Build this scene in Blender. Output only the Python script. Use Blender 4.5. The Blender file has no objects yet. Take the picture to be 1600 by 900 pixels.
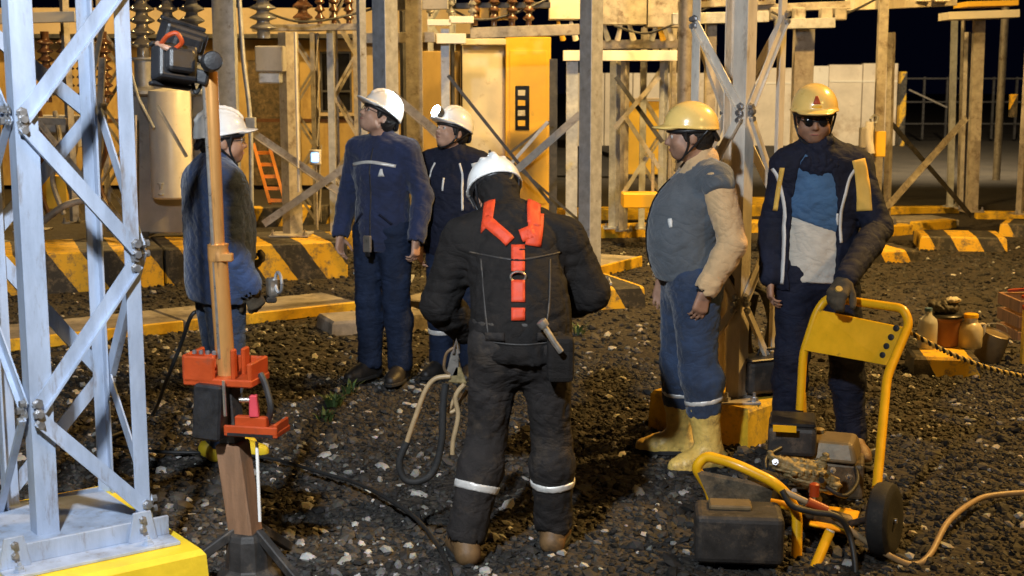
import bpy, math, random
import numpy as np
from math import pi, sin, cos, tan, radians
from mathutils import Vector, Matrix
from mathutils.bvhtree import BVHTree

random.seed(7); np.random.seed(7)
scene = bpy.context.scene
COL = scene.collection

# ------------------------------------------------------------------ camera
FPX, PITCH, CAMH = 2100.0, math.atan(320 / 2100), 1.8
cam_d = bpy.data.cameras.new('camera')
cam = bpy.data.objects.new('camera', cam_d); COL.objects.link(cam)
cam.location = (0, 0, CAMH); cam.rotation_euler = (pi / 2 - PITCH, 0, 0)
cam_d.sensor_width = 36; cam_d.lens = 36 * FPX / 1600
cam_d.clip_end = 500; cam_d.clip_start = .05
cam_d.dof.use_dof = True; cam_d.dof.focus_distance = 6.5; cam_d.dof.aperture_fstop = 5.6
scene.camera = cam

# ------------------------------------------------------------------ world, lamps, exposure
world = bpy.data.worlds.new('World'); scene.world = world; world.use_nodes = True
wn = world.node_tree.nodes['Background']
wn.inputs[0].default_value = (.0005, .0007, .0026, 1); wn.inputs[1].default_value = 1.0
scene.view_settings.view_transform = 'Standard'; scene.view_settings.look = 'None'
scene.view_settings.exposure = .32; scene.view_settings.gamma = 1
scene.view_settings.use_curve_mapping = False
SODIUM = (1.0, .57, .15)
SODIUM_FAR = (1.0, .64, .22)
LED = (.84, .92, 1.0)
# (kind, position, target, watts, colour, radius, spot angle)
LAMPS = [
    ('flood', (-1.05, 1.3, 3.5), (-1.7, 7.6, .5), 1500, LED, .10, 92),
    ('street', (4.4, 1.6, 4.6), (1.3, 6.6, .6), 470, SODIUM, .2, 130),
    ('street', (6.0, 8.6, 6.6), (1.6, 8.6, 0), 4300, SODIUM, .22, 155),
    ('street', (-6.5, 17.0, 6.8), (-3.0, 21, 0), 3600, SODIUM_FAR, .25, 160),
    ('street', (1.6, 12.6, 6.2), (-.4, 17.0, 1.0), 2600, SODIUM_FAR, .25, 165),
    ('street', (9.0, 25.0, 7.0), (8.2, 38, 1), 9500, (1.0, .78, .48), .25, 165),
]

# ------------------------------------------------------------------ pixel helpers (photo pixels -> places in the yard)
def ray(px, py):
    xc = (px - 800) / FPX; yc = -(py - 450) / FPX
    return Vector((xc, cos(PITCH) + yc * sin(PITCH), -sin(PITCH) + yc * cos(PITCH)))
def G(px, py, z=0.0):
    r = ray(px, py); t = (z - CAMH) / r.z
    return Vector((r.x * t, r.y * t, z))
def P(px, py, d):
    r = ray(px, py); t = d / r.y
    return Vector((r.x * t, d, CAMH + r.z * t))
def V(*a): return Vector(a)

# ------------------------------------------------------------------ object helpers
ORG = {}
def link(o, parent=None):
    COL.objects.link(o)
    if parent is not None: o.parent = parent
def thing(name, label, cat, loc=(0, 0, 0), rz=0, group=None, local=False):
    o = bpy.data.objects.new(name, None); COL.objects.link(o)
    o.location = loc; o.rotation_euler = (0, 0, rz); o.empty_display_size = .1
    o['label'] = label; o['category'] = cat
    if group: o['group'] = group
    ORG[o.name] = Vector((0, 0, 0)) if local else Vector(loc)
    return o
def tag(o, label=None, cat=None, group=None, kind=None):
    if label: o['label'] = label
    if cat: o['category'] = cat
    if group: o['group'] = group
    if kind: o['kind'] = kind
    return o

class MB:
    """collects shapes, builds them as one mesh object"""
    def __init__(s): s.v = []; s.f = []
    def add(s, vs, fs):
        n = len(s.v); s.v += [tuple(v) for v in vs]; s.f += [tuple(i + n for i in f) for f in fs]; return s
    def box(s, c, size, rot=None):
        c = Vector(c); hx, hy, hz = [a / 2 for a in size]
        vs = [Vector((x, y, z)) for x in (-hx, hx) for y in (-hy, hy) for z in (-hz, hz)]
        if rot is not None: vs = [rot @ v for v in vs]
        return s.add([c + v for v in vs], [(0, 1, 3, 2), (4, 6, 7, 5), (0, 4, 5, 1), (2, 3, 7, 6), (0, 2, 6, 4), (1, 5, 7, 3)])
    def beam(s, a, b, u, w, h):
        """box from a to b; u = direction of width w, h = thickness on the third axis"""
        a = Vector(a); b = Vector(b); d = (b - a).normalized(); u = Vector(u); u = (u - d * u.dot(d)).normalized(); n = d.cross(u)
        vs = []
        for p in (a, b):
            for i, j in ((-1, -1), (1, -1), (1, 1), (-1, 1)): vs.append(p + u * (i * w / 2) + n * (j * h / 2))
        return s.add(vs, [(3, 2, 1, 0), (4, 5, 6, 7), (0, 1, 5, 4), (1, 2, 6, 5), (2, 3, 7, 6), (3, 0, 4, 7)])
    def ell(s, a, b, u, v, w, t, w2=None):
        """L-section bar: heel on the line a-b, flanges along u and v"""
        a = Vector(a); b = Vector(b); d = (b - a).normalized(); w2 = w2 or w
        u = Vector(u); u = (u - d * u.dot(d)).normalized(); v = Vector(v); v = (v - d * v.dot(d)); v = (v - u * v.dot(u)).normalized() if abs(v.normalized().dot(u)) < .99 else d.cross(u)
        prof = [(0, 0), (w, 0), (w, t), (t, t), (t, w2), (0, w2)]
        vs = [p + u * x + v * y for p in (a, b) for x, y in prof]
        fs = [(i, (i + 1) % 6, 6 + (i + 1) % 6, 6 + i) for i in range(6)]
        fs += [(0, 5, 4, 3), (0, 3, 2, 1), (6, 9, 10, 11), (6, 7, 8, 9)]
        return s.add(vs, fs)
    def tube(s, pts, r, n=10, rs=None, caps=True):
        pts = [Vector(p) for p in pts]; m = len(pts); base = len(s.v); vs = []; up = None
        for i, p in enumerate(pts):
            d = (pts[min(i + 1, m - 1)] - pts[max(i - 1, 0)]).normalized()
            if up is None:
                up = Vector((0, 0, 1)) if abs(d.z) < .9 else Vector((0, 1, 0))
            u = (up - d * up.dot(d)).normalized(); w = d.cross(u); up = u
            rr = rs[i] if rs else r
            for k in range(n):
                a = 2 * pi * k / n; vs.append(p + u * cos(a) * rr + w * sin(a) * rr)
        fs = []
        for i in range(m - 1):
            for k in range(n):
                k2 = (k + 1) % n; fs.append((i * n + k, i * n + k2, (i + 1) * n + k2, (i + 1) * n + k))
        if caps: fs.append(tuple(range(n - 1, -1, -1))); fs.append(tuple((m - 1) * n + k for k in range(n)))
        return s.add(vs, fs)
    def lathe(s, c, prof, n=20, axis=None, sx=1, sy=1):
        """prof = [(radius, height)...] around axis at c"""
        c = Vector(c); ax = Vector(axis or (0, 0, 1)).normalized()
        u = ax.orthogonal().normalized(); w = ax.cross(u); vs = []
        for r, h in prof:
            for k in range(n):
                a = 2 * pi * k / n; vs.append(c + ax * h + u * cos(a) * r * sx + w * sin(a) * r * sy)
        m = len(prof); fs = []
        for i in range(m - 1):
            for k in range(n):
                k2 = (k + 1) % n; fs.append((i * n + k, i * n + k2, (i + 1) * n + k2, (i + 1) * n + k))
        fs.append(tuple(range(n - 1, -1, -1))); fs.append(tuple((m - 1) * n + k for k in range(n)))
        return s.add(vs, fs)
    def prism(s, poly, vec):
        """polygon (3d points) pushed along vec"""
        poly = [Vector(p) for p in poly]; vec = Vector(vec); n = len(poly)
        vs = poly + [p + vec for p in poly]
        fs = [tuple(range(n - 1, -1, -1)), tuple(range(n, 2 * n))] + [(i, (i + 1) % n, n + (i + 1) % n, n + i) for i in range(n)]
        return s.add(vs, fs)
    def hull_block(s, bottom, top):
        n = len(bottom); vs = [Vector(p) for p in bottom] + [Vector(p) for p in top]
        fs = [tuple(range(n - 1, -1, -1)), tuple(range(n, 2 * n))] + [(i, (i + 1) % n, n + (i + 1) % n, n + i) for i in range(n)]
        return s.add(vs, fs)
    def build(s, name, mat, parent=None, bev=0, smooth=None, bseg=1):
        off = Vector((0, 0, 0)); p = parent
        if p is not None:
            while p.parent: p = p.parent
            off = ORG.get(p.name, off)
        me = bpy.data.meshes.new(name)
        me.from_pydata([(v[0] - off.x, v[1] - off.y, v[2] - off.z) for v in s.v], [], s.f); me.update()
        if mat: me.materials.append(mat)
        if smooth is not None:
            me.shade_smooth(); me.set_sharp_from_angle(angle=radians(smooth))
        o = bpy.data.objects.new(name, me); link(o, parent)
        if bev:
            b = o.modifiers.new('bevel', 'BEVEL'); b.width = bev; b.segments = bseg; b.limit_method = 'ANGLE'; b.angle_limit = radians(40)
        return o
def smooth_path(pts, n=8):
    pts = [Vector(p) for p in pts]; out = []
    for i in range(len(pts) - 1):
        p0 = pts[max(i - 1, 0)]; p1 = pts[i]; p2 = pts[i + 1]; p3 = pts[min(i + 2, len(pts) - 1)]
        for k in range(n):
            t = k / n
            out.append(.5 * ((2 * p1) + (p2 - p0) * t + (2 * p0 - 5 * p1 + 4 * p2 - p3) * t * t + (3 * p1 - p0 - 3 * p2 + p3) * t ** 3))
    out.append(pts[-1]); return out
def round_path(pts, r, n=5):
    """straight runs with rounded corners"""
    pts = [Vector(p) for p in pts]; out = [pts[0]]
    for i in range(1, len(pts) - 1):
        a, b, c = pts[i - 1], pts[i], pts[i + 1]
        d1 = (a - b); d2 = (c - b); rr = min(r, d1.length * .45, d2.length * .45)
        s_ = b + d1.normalized() * rr; e = b + d2.normalized() * rr
        for k in range(n + 1):
            t = k / n; out.append(s_ * (1 - t) ** 2 + b * 2 * t * (1 - t) + e * t * t)
    out.append(pts[-1]); return out

# ------------------------------------------------------------------ materials
def new_mat(name):
    m = bpy.data.materials.new(name); m.use_nodes = True; nt = m.node_tree
    return m, nt, nt.nodes['Principled BSDF']
def nd(nt, t, **kw):
    n = nt.nodes.new(t)
    for k, v in kw.items(): setattr(n, k, v)
    return n
def c4(c): return (c[0], c[1], c[2], 1)
def mat(name, col, rough=.6, metal=0, var=.18, scale=6, bump=.15, bscale=90, dirt=None, dirt_amt=.35, dirt_scale=5, bdist=.004, coat=0, trans=0, sheen=0, stretch=None, spec=.5, crease=0):
    m, nt, b = new_mat(name); L = nt.links.new
    tc = nd(nt, 'ShaderNodeTexCoord'); src = tc.outputs['Object']
    if stretch:
        mp = nd(nt, 'ShaderNodeMapping'); mp.inputs['Scale'].default_value = stretch; L(src, mp.inputs[0]); src = mp.outputs[0]
    n1 = nd(nt, 'ShaderNodeTexNoise'); n1.inputs['Scale'].default_value = scale; n1.inputs['Detail'].default_value = 6; n1.inputs['Roughness'].default_value = .65; L(src, n1.inputs[0])
    mx = nd(nt, 'ShaderNodeMix', data_type='RGBA')
    mx.inputs[6].default_value = c4([c * (1 - var * 1.6) for c in col]); mx.inputs[7].default_value = c4([min(1, c * (1 + var * 1.3)) for c in col])
    r1 = nd(nt, 'ShaderNodeMapRange'); r1.inputs[1].default_value = .3; r1.inputs[2].default_value = .7; L(n1.outputs[0], r1.inputs[0]); L(r1.outputs[0], mx.inputs[0])
    out = mx.outputs[2]
    rr = nd(nt, 'ShaderNodeMapRange'); rr.inputs[3].default_value = max(.05, rough - .12); rr.inputs[4].default_value = min(1, rough + .12); L(n1.outputs[0], rr.inputs[0]); L(rr.outputs[0], b.inputs['Roughness'])
    if dirt:
        n2 = nd(nt, 'ShaderNodeTexNoise'); n2.inputs['Scale'].default_value = dirt_scale; n2.inputs['Detail'].default_value = 9; n2.inputs['Roughness'].default_value = .75; L(src, n2.inputs[0])
        r2 = nd(nt, 'ShaderNodeMapRange'); r2.inputs[1].default_value = .66 - dirt_amt * .45; r2.inputs[2].default_value = .78 - dirt_amt * .3; L(n2.outputs[0], r2.inputs[0])
        m2 = nd(nt, 'ShaderNodeMix', data_type='RGBA'); L(r2.outputs[0], m2.inputs[0]); L(out, m2.inputs[6]); m2.inputs[7].default_value = c4(dirt); out = m2.outputs[2]
    L(out, b.inputs['Base Color'])
    b.inputs['Metallic'].default_value = metal; b.inputs['Specular IOR Level'].default_value = spec
    if coat: b.inputs['Coat Weight'].default_value = coat; b.inputs['Coat Roughness'].default_value = .15
    if trans: b.inputs['Transmission Weight'].default_value = trans
    if sheen: b.inputs['Sheen Weight'].default_value = sheen
    if bump:
        n3 = nd(nt, 'ShaderNodeTexNoise'); n3.inputs['Scale'].default_value = bscale; n3.inputs['Detail'].default_value = 5; L(tc.outputs['Object'], n3.inputs[0])
        bp = nd(nt, 'ShaderNodeBump'); bp.inputs['Strength'].default_value = bump; bp.inputs['Distance'].default_value = bdist; L(n3.outputs[0], bp.inputs['Height']); L(bp.outputs[0], b.inputs['Normal'])
        if crease:
            last = None
            for sc, ds, st in ((4.5, .022, crease), (12, .005, crease)):
                mp2 = nd(nt, 'ShaderNodeMapping'); mp2.inputs['Scale'].default_value = (1, 1, 1.7); mp2.inputs['Rotation'].default_value = (.5, .35, 0); L(tc.outputs['Object'], mp2.inputs[0])
                n4 = nd(nt, 'ShaderNodeTexNoise'); n4.inputs['Scale'].default_value = sc; n4.inputs['Detail'].default_value = 2; n4.inputs['Distortion'].default_value = 1.6; L(mp2.outputs[0], n4.inputs[0])
                a1 = nd(nt, 'ShaderNodeMath', operation='MULTIPLY_ADD'); L(n4.outputs[0], a1.inputs[0]); a1.inputs[1].default_value = 4; a1.inputs[2].default_value = -2
                a2 = nd(nt, 'ShaderNodeMath', operation='ABSOLUTE'); L(a1.outputs[0], a2.inputs[0]); a3 = nd(nt, 'ShaderNodeMath', operation='POWER'); L(a2.outputs[0], a3.inputs[0]); a3.inputs[1].default_value = .6
                b2 = nd(nt, 'ShaderNodeBump'); b2.inputs['Strength'].default_value = st; b2.inputs['Distance'].default_value = ds; L(a3.outputs[0], b2.inputs['Height'])
                if last: L(last.outputs[0], b2.inputs['Normal'])
                last = b2
            L(last.outputs[0], bp.inputs['Normal'])
    return m
def hazard_mat(name, period=.5, slant=.6, yellow=(.72, .43, .02), black=(.025, .024, .022), phase=0.0, duty=.5):
    """slanted painted stripes along the object's own x (or y) length, worn at the edges"""
    m, nt, b = new_mat(name); L = nt.links.new
    tc = nd(nt, 'ShaderNodeTexCoord'); sp = nd(nt, 'ShaderNodeSeparateXYZ'); L(tc.outputs['Object'], sp.inputs[0])
    n0 = nd(nt, 'ShaderNodeTexNoise'); n0.inputs['Scale'].default_value = 14; n0.inputs['Detail'].default_value = 6; L(tc.outputs['Object'], n0.inputs[0])
    a = nd(nt, 'ShaderNodeMath', operation='MULTIPLY_ADD'); L(sp.outputs[2], a.inputs[0]); a.inputs[1].default_value = slant; L(sp.outputs[0], a.inputs[2])
    a2 = nd(nt, 'ShaderNodeMath', operation='MULTIPLY_ADD'); L(n0.outputs[0], a2.inputs[0]); a2.inputs[1].default_value = .03; L(a.outputs[0], a2.inputs[2])
    a3 = nd(nt, 'ShaderNodeMath', operation='MULTIPLY_ADD'); L(a2.outputs[0], a3.inputs[0]); a3.inputs[1].default_value = 1 / period; a3.inputs[2].default_value = phase
    fr = nd(nt, 'ShaderNodeMath', operation='FRACT'); L(a3.outputs[0], fr.inputs[0])
    gt = nd(nt, 'ShaderNodeMath', operation='GREATER_THAN'); L(fr.outputs[0], gt.inputs[0]); gt.inputs[1].default_value = duty
    mx = nd(nt, 'ShaderNodeMix', data_type='RGBA'); L(gt.outputs[0], mx.inputs[0]); mx.inputs[6].default_value = c4(yellow); mx.inputs[7].default_value = c4(black)
    n2 = nd(nt, 'ShaderNodeTexNoise'); n2.inputs['Scale'].default_value = 9; n2.inputs['Detail'].default_value = 10; n2.inputs['Roughness'].default_value = .8; L(tc.outputs['Object'], n2.inputs[0])
    r2 = nd(nt, 'ShaderNodeMapRange'); r2.inputs[1].default_value = .50; r2.inputs[2].default_value = .62; L(n2.outputs[0], r2.inputs[0])
    m2 = nd(nt, 'ShaderNodeMix', data_type='RGBA'); L(r2.outputs[0], m2.inputs[0]); L(mx.outputs[2], m2.inputs[6]); m2.inputs[7].default_value = (.14, .115, .08, 1)
    L(m2.outputs[2], b.inputs['Base Color']); b.inputs['Roughness'].default_value = .62
    bp = nd(nt, 'ShaderNodeBump'); bp.inputs['Strength'].default_value = .4; bp.inputs['Distance'].default_value = .006; L(n2.outputs[0], bp.inputs['Height']); L(bp.outputs[0], b.inputs['Normal'])
    return m
def emit(name, col, s):
    m, nt, b = new_mat(name); b.inputs['Base Color'].default_value = c4(col)
    b.inputs['Emission Color'].default_value = c4(col); b.inputs['Emission Strength'].default_value = s
    return m
MAT = {
 'galv': mat('galvanised steel', (.50, .53, .58), .48, .35, .16, 14, .1, 120, dirt=(.20, .17, .14), dirt_amt=.18, dirt_scale=9),
 'galv_paint': mat('pale painted steel', (.36, .43, .56), .42, .15, .16, 10, .2, 80, dirt=(.20, .17, .15), dirt_amt=.24, dirt_scale=14, stretch=(1, 1, .22)),
 'galv_lit': mat('lit tone steel', (.68, .63, .54), .5, .1, .16, 10, .12, 90, dirt=(.25, .18, .12), dirt_amt=.22, dirt_scale=8, stretch=(1, 1, .3)),  # steel colour raised to make up for shade on the middle tower
 'galv_warm': mat('weathered steel', (.40, .37, .33), .55, .3, .22, 10, .12, 90, dirt=(.14, .10, .07), dirt_amt=.3, dirt_scale=7),
 'dark_steel': mat('dark steel', (.07, .07, .075), .5, .4, .3, 12),
 'bolt': mat('zinc bolts', (.45, .45, .46), .35, .8, .2, 30),
 'concrete': mat('trench concrete', (.30, .27, .23), .85, 0, .25, 7, .5, 60, dirt=(.10, .085, .065), dirt_amt=.3),
 'yellow_paint': mat('yellow painted concrete', (.70, .43, .02), .6, 0, .2, 6, .4, 45, dirt=(.13, .10, .055), dirt_amt=.36, dirt_scale=7),
 'yellow_bright': mat('bright yellow painted concrete', (.86, .60, .03), .5, 0, .10, 5, .35, 40, dirt=(.30, .22, .06), dirt_amt=.14, dirt_scale=6),
 'hazard': hazard_mat('hazard stripes', .62, -.5),
 'hazard_b': hazard_mat('hazard stripes on blocks', .5, .55, phase=.1, duty=.55),
 'hazard_c': hazard_mat('hazard stripes on foundation', .56, .7, phase=.33, duty=.5),
 'hazard_lit': hazard_mat('cool lit stripes', .28, .5, yellow=(.6, .62, .58), black=(.25, .33, .36)),  # stripe colours hold the cool light that falls on this kerb
 'cream': mat('cream render', (.50, .40, .27), .8, 0, .12, 1.2, .25, 40, dirt=(.35, .25, .14), dirt_amt=.2, dirt_scale=1.3),
 'ochre': mat('ochre render', (.50, .35, .13), .8, 0, .2, 1.0, .25, 40, dirt=(.22, .13, .05), dirt_amt=.4, dirt_scale=1.6, stretch=(1, 1, .4)),
 'cab_yellow': mat('ochre cabinet paint', (.86, .52, .05), .45, 0, .08, 2, .1, 60, dirt=(.40, .26, .08), dirt_amt=.12, dirt_scale=4),
 'cab_cream': mat('cream cabinet paint', (.72, .68, .58), .5, 0, .08, 2, .1, 60, dirt=(.35, .28, .18), dirt_amt=.2, dirt_scale=4),
 'white_paint': mat('white enamel', (.86, .84, .80), .35, 0, .06, 5, .06, 60, dirt=(.45, .35, .25), dirt_amt=.12, dirt_scale=7),
 'grey_enamel': mat('grey enamel', (.42, .41, .40), .5, 0, .12, 5, .1, 60, dirt=(.15, .12, .1), dirt_amt=.25),
 'porcelain': mat('grey porcelain', (.22, .22, .23), .2, 0, .15, 20, .05, 60, coat=.5),
 'brown_porcelain': mat('brown porcelain', (.12, .06, .035), .2, 0, .15, 20, .05, 60, coat=.5),
 'glass_dark': mat('dark window glass', (.012, .012, .013), .12, 0, .2, 3, 0),
 'black_plastic': mat('black plastic', (.016, .016, .018), .42, 0, .3, 25, .2, 150, dirt=(.07, .06, .05), dirt_amt=.12, dirt_scale=16),
 'dusty_black': mat('dusty black metal', (.035, .032, .03), .6, .1, .3, 14, .3, 90, dirt=(.13, .10, .07), dirt_amt=.3, dirt_scale=10),
 'rubber': mat('black rubber', (.015, .015, .015), .75, 0, .3, 20, .3, 150, dirt=(.06, .05, .04), dirt_amt=.18, dirt_scale=14),
 'copper_tube': mat('bronze anodised mast tube', (.58, .29, .09), .32, .5, .12, 9, .06, 120, dirt=(.14, .07, .03), dirt_amt=.15, dirt_scale=12, stretch=(1, 1, .2)),
 'wood': mat('brown timber post', (.26, .14, .075), .65, 0, .22, 22, .3, 80, dirt=(.10, .055, .03), dirt_amt=.3, dirt_scale=9, stretch=(1, 1, .12)),
 'orange_red': mat('orange red paint', (.38, .05, .008), .45, 0, .14, 9, .12, 90, dirt=(.16, .05, .025), dirt_amt=.2, dirt_scale=14),
 'red_handle': mat('red lever', (.55, .06, .08), .4, 0, .12, 9, .08, 90),
 'gen_yellow': mat('yellow machine paint', (.90, .47, .008), .38, 0, .07, 12, .08, 90, dirt=(.30, .17, .03), dirt_amt=.13, dirt_scale=16, coat=.2),
 'engine': mat('greasy cast metal', (.14, .10, .055), .55, .3, .35, 16, .4, 60, dirt=(.035, .03, .02), dirt_amt=.5, dirt_scale=12),
 'pump': mat('dusty cast aluminium', (.27, .20, .085), .6, .15, .3, 18, .4, 60, dirt=(.10, .08, .03), dirt_amt=.35, dirt_scale=14),
 'tank': mat('grimy fuel tank', (.20, .15, .08), .45, .15, .2, 9, .15, 60, dirt=(.06, .045, .03), dirt_amt=.35, dirt_scale=9),
 'cord_tan': mat('tan rubber hose', (.36, .25, .13), .5, 0, .12, 20, .1, 90, dirt=(.14, .1, .06), dirt_amt=.2, dirt_scale=12),
 'cord_black': mat('black cable', (.02, .02, .02), .5, 0, .2, 20, .1, 90),
 'skin': mat('skin', (.50, .30, .21), .5, 0, .10, 25, .15, 200, spec=.4),
 'skin_brown': mat('brown skin', (.36, .20, .13), .5, 0, .12, 25, .15, 200, spec=.4),
 'lip': mat('lips', (.33, .12, .10), .5, 0, .1, 25, .05),
 'eye': mat('eye', (.55, .52, .48), .2, 0, .05, 25, 0),
 'iris': mat('iris', (.02, .012, .008), .15, 0, .05, 25, 0),
 'hair': mat('black hair', (.012, .010, .009), .55, 0, .3, 60, .6, 160, bdist=.006),
 'white_helmet': mat('white helmet plastic', (.82, .82, .80), .28, 0, .03, 6, .02, 40, dirt=(.5, .47, .42), dirt_amt=.08, dirt_scale=12, coat=.3),
 'yellow_helmet': mat('pale yellow helmet plastic', (.95, .67, .21), .28, 0, .04, 6, .02, 40, dirt=(.5, .33, .08), dirt_amt=.08, dirt_scale=12, coat=.3),
 'navy': mat('navy twill', (.013, .023, .072), .85, 0, .25, 9, .5, 260, sheen=.25, crease=.24),
 'navy_dark': mat('dark navy jacket cloth', (.012, .015, .032), .8, 0, .25, 9, .5, 260, spec=.25, crease=.24),
 'quilt': mat('blue quilted cloth', (.028, .055, .14), .75, 0, .3, 9, .5, 160, sheen=.25, crease=.24),
 'denim': mat('denim', (.022, .042, .092), .85, 0, .35, 7, .5, 300, dirt=(.03, .045, .08), dirt_amt=.3, sheen=.2, crease=.24),
 'denim_dark': mat('dark denim', (.014, .024, .055), .85, 0, .3, 7, .5, 300, spec=.25, crease=.24),
 'black_cloth': mat('black work cloth', (.011, .0095, .009), .85, 0, .3, 9, .5, 220, dirt=(.025, .019, .015), dirt_amt=.22, dirt_scale=5, spec=.25, crease=.24),
 'black_trouser': mat('worn black trouser cloth', (.022, .019, .018), .85, 0, .3, 9, .5, 220, dirt=(.06, .045, .032), dirt_amt=.3, dirt_scale=6, spec=.25, crease=.24),
 'grey_vest': mat('grey vest cloth', (.085, .10, .118), .85, 0, .14, 9, .5, 220, sheen=.3, crease=.24),
 'tan_shirt': mat('tan shirt cloth', (.62, .42, .22), .85, 0, .10, 9, .4, 260, sheen=.2, crease=.24),
 'blue_shirt': mat('blue shirt cloth', (.05, .13, .27), .8, 0, .15, 9, .4, 260, sheen=.2, crease=.24),
 'pale_shirt': mat('pale shirt cloth', (.62, .58, .50), .8, 0, .10, 9, .4, 260, crease=.24),
 'white_cloth': mat('white piping cloth', (.72, .72, .70), .7, 0, .08, 9, .3, 200),
 'yellow_cloth': mat('yellow panel cloth', (.80, .50, .10), .75, 0, .08, 9, .3, 200),
 'reflective': mat('reflective tape', (.74, .72, .68), .35, .2, .08, 30, .1, 200),
 'harness': mat('orange red webbing', (.62, .055, .014), .6, 0, .12, 30, .4, 260),
 'yellow_boot': mat('yellow rubber boot', (.80, .58, .03), .45, 0, .12, 8, .15, 60),
 'rubber_boot': mat('tan rubber boot', (.78, .54, .14), .45, 0, .16, 8, .15, 60, dirt=(.20, .13, .06), dirt_amt=.32, dirt_scale=9),
 'boot_brown': mat('brown leather boot', (.16, .09, .035), .6, 0, .25, 12, .35, 90, dirt=(.05, .035, .02), dirt_amt=.35),
 'boot_black': mat('black boot', (.018, .016, .015), .55, 0, .25, 12, .3, 90, dirt=(.08, .06, .04), dirt_amt=.22),
 'glove': mat('work glove', (.07, .055, .035), .85, 0, .25, 20, .4, 160),
 'glove_yellow': mat('glove palm patch', (.50, .34, .08), .8, 0, .2, 20, .4, 160),
 'steel_bright': mat('bright steel fitting', (.62, .58, .52), .3, .85, .15, 30, .1, 90),
 'asphalt': mat('yard asphalt', (.034, .029, .023), .9, 0, .3, 1.2, .6, 40, dirt=(.05, .041, .028), dirt_amt=.35, dirt_scale=.8),
 'block_wall': mat('rendered block wall', (.66, .59, .48), .85, 0, .12, 1.4, .3, 30, dirt=(.38, .28, .18), dirt_amt=.3, dirt_scale=.9),
 'leaf': mat('weed leaf', (.06, .11, .035), .6, 0, .3, 20, .1),
 'bucket': mat('orange plastic bucket', (.26, .11, .045), .45, 0, .12, 9, .1, 90, dirt=(.2, .1, .05), dirt_amt=.2),
 'jug': mat('cloudy plastic jug', (.70, .60, .38), .35, 0, .1, 9, .1, 60, trans=.25),
 'bottle': mat('milky plastic bottle', (.75, .76, .76), .2, 0, .06, 9, .1, 60, trans=.35),
 'led': emit('headlamp glow', (.80, .93, 1.0), 60),
 'screen': emit('lit blue screen', (.25, .55, 1.0), 3.0),
 'sodium_glow': emit('sodium lamp glass', SODIUM, 20),
 'rope_yellow': mat('yellow rope strand', (.75, .52, .12), .7, 0, .1, 30, .3),
 'orange_metal': mat('orange painted ladder', (.75, .28, .05), .5, 0, .1, 9, .1),
}

# ------------------------------------------------------------------ lamps on their posts and stands
def lamp(kind, pos, tgt, watts, colr, rad, ang, label):
    pos = Vector(pos); tgt = Vector(tgt); d = (tgt - pos).normalized()
    t = thing('work_floodlight' if kind == 'flood' else 'street_lamp', label, 'lamp', (pos.x, pos.y, 0))
    q = d.to_track_quat('-Z', 'Y'); R = q.to_matrix()
    back = pos - d * .16
    MB().tube([(pos.x, pos.y, 0), (pos.x, pos.y, back.z)], .03 if kind == 'flood' else .07, 12).build('pole', MAT['galv_warm'], t, smooth=40)
    if (back - Vector((pos.x, pos.y, back.z))).length > .02:
        MB().tube([(pos.x, pos.y, back.z - .02), back], .025, 8).build('arm', MAT['galv_warm'], t, smooth=40)
    h = MB().lathe(back, [(.03, -.02), (.09, 0), (rad + .05, .10), (rad + .06, .125), (rad + .045, .125), (.08, .01)], 20, axis=d)
    h.build('lamp_housing', MAT['dark_steel'], t, smooth=40)
    ld = bpy.data.lights.new('lamp_light', 'SPOT'); ld.energy = watts; ld.color = colr; ld.shadow_soft_size = rad
    ld.spot_size = radians(ang); ld.spot_blend = 1.0 if kind == 'flood' else .6
    lo = bpy.data.objects.new('lamp_light', ld); link(lo, t); lo.location = pos - Vector((pos.x, pos.y, 0)); lo.rotation_euler = q.to_euler()
LL = ['cool white floodlight on a thin stand in front of the grey lattice tower',
      'sodium street lamp on a short pole in front of the generator cart',
      'sodium street lamp on a tall pole to the right of the yellow cart',
      'sodium street lamp on a tall pole in front of the ochre building',
      'sodium street lamp on a tall pole in front of the ochre cabinet',
      'sodium street lamp on a tall pole by the far right paved yard']
for a, lb in zip(LAMPS, LL): lamp(*a, lb)

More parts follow.
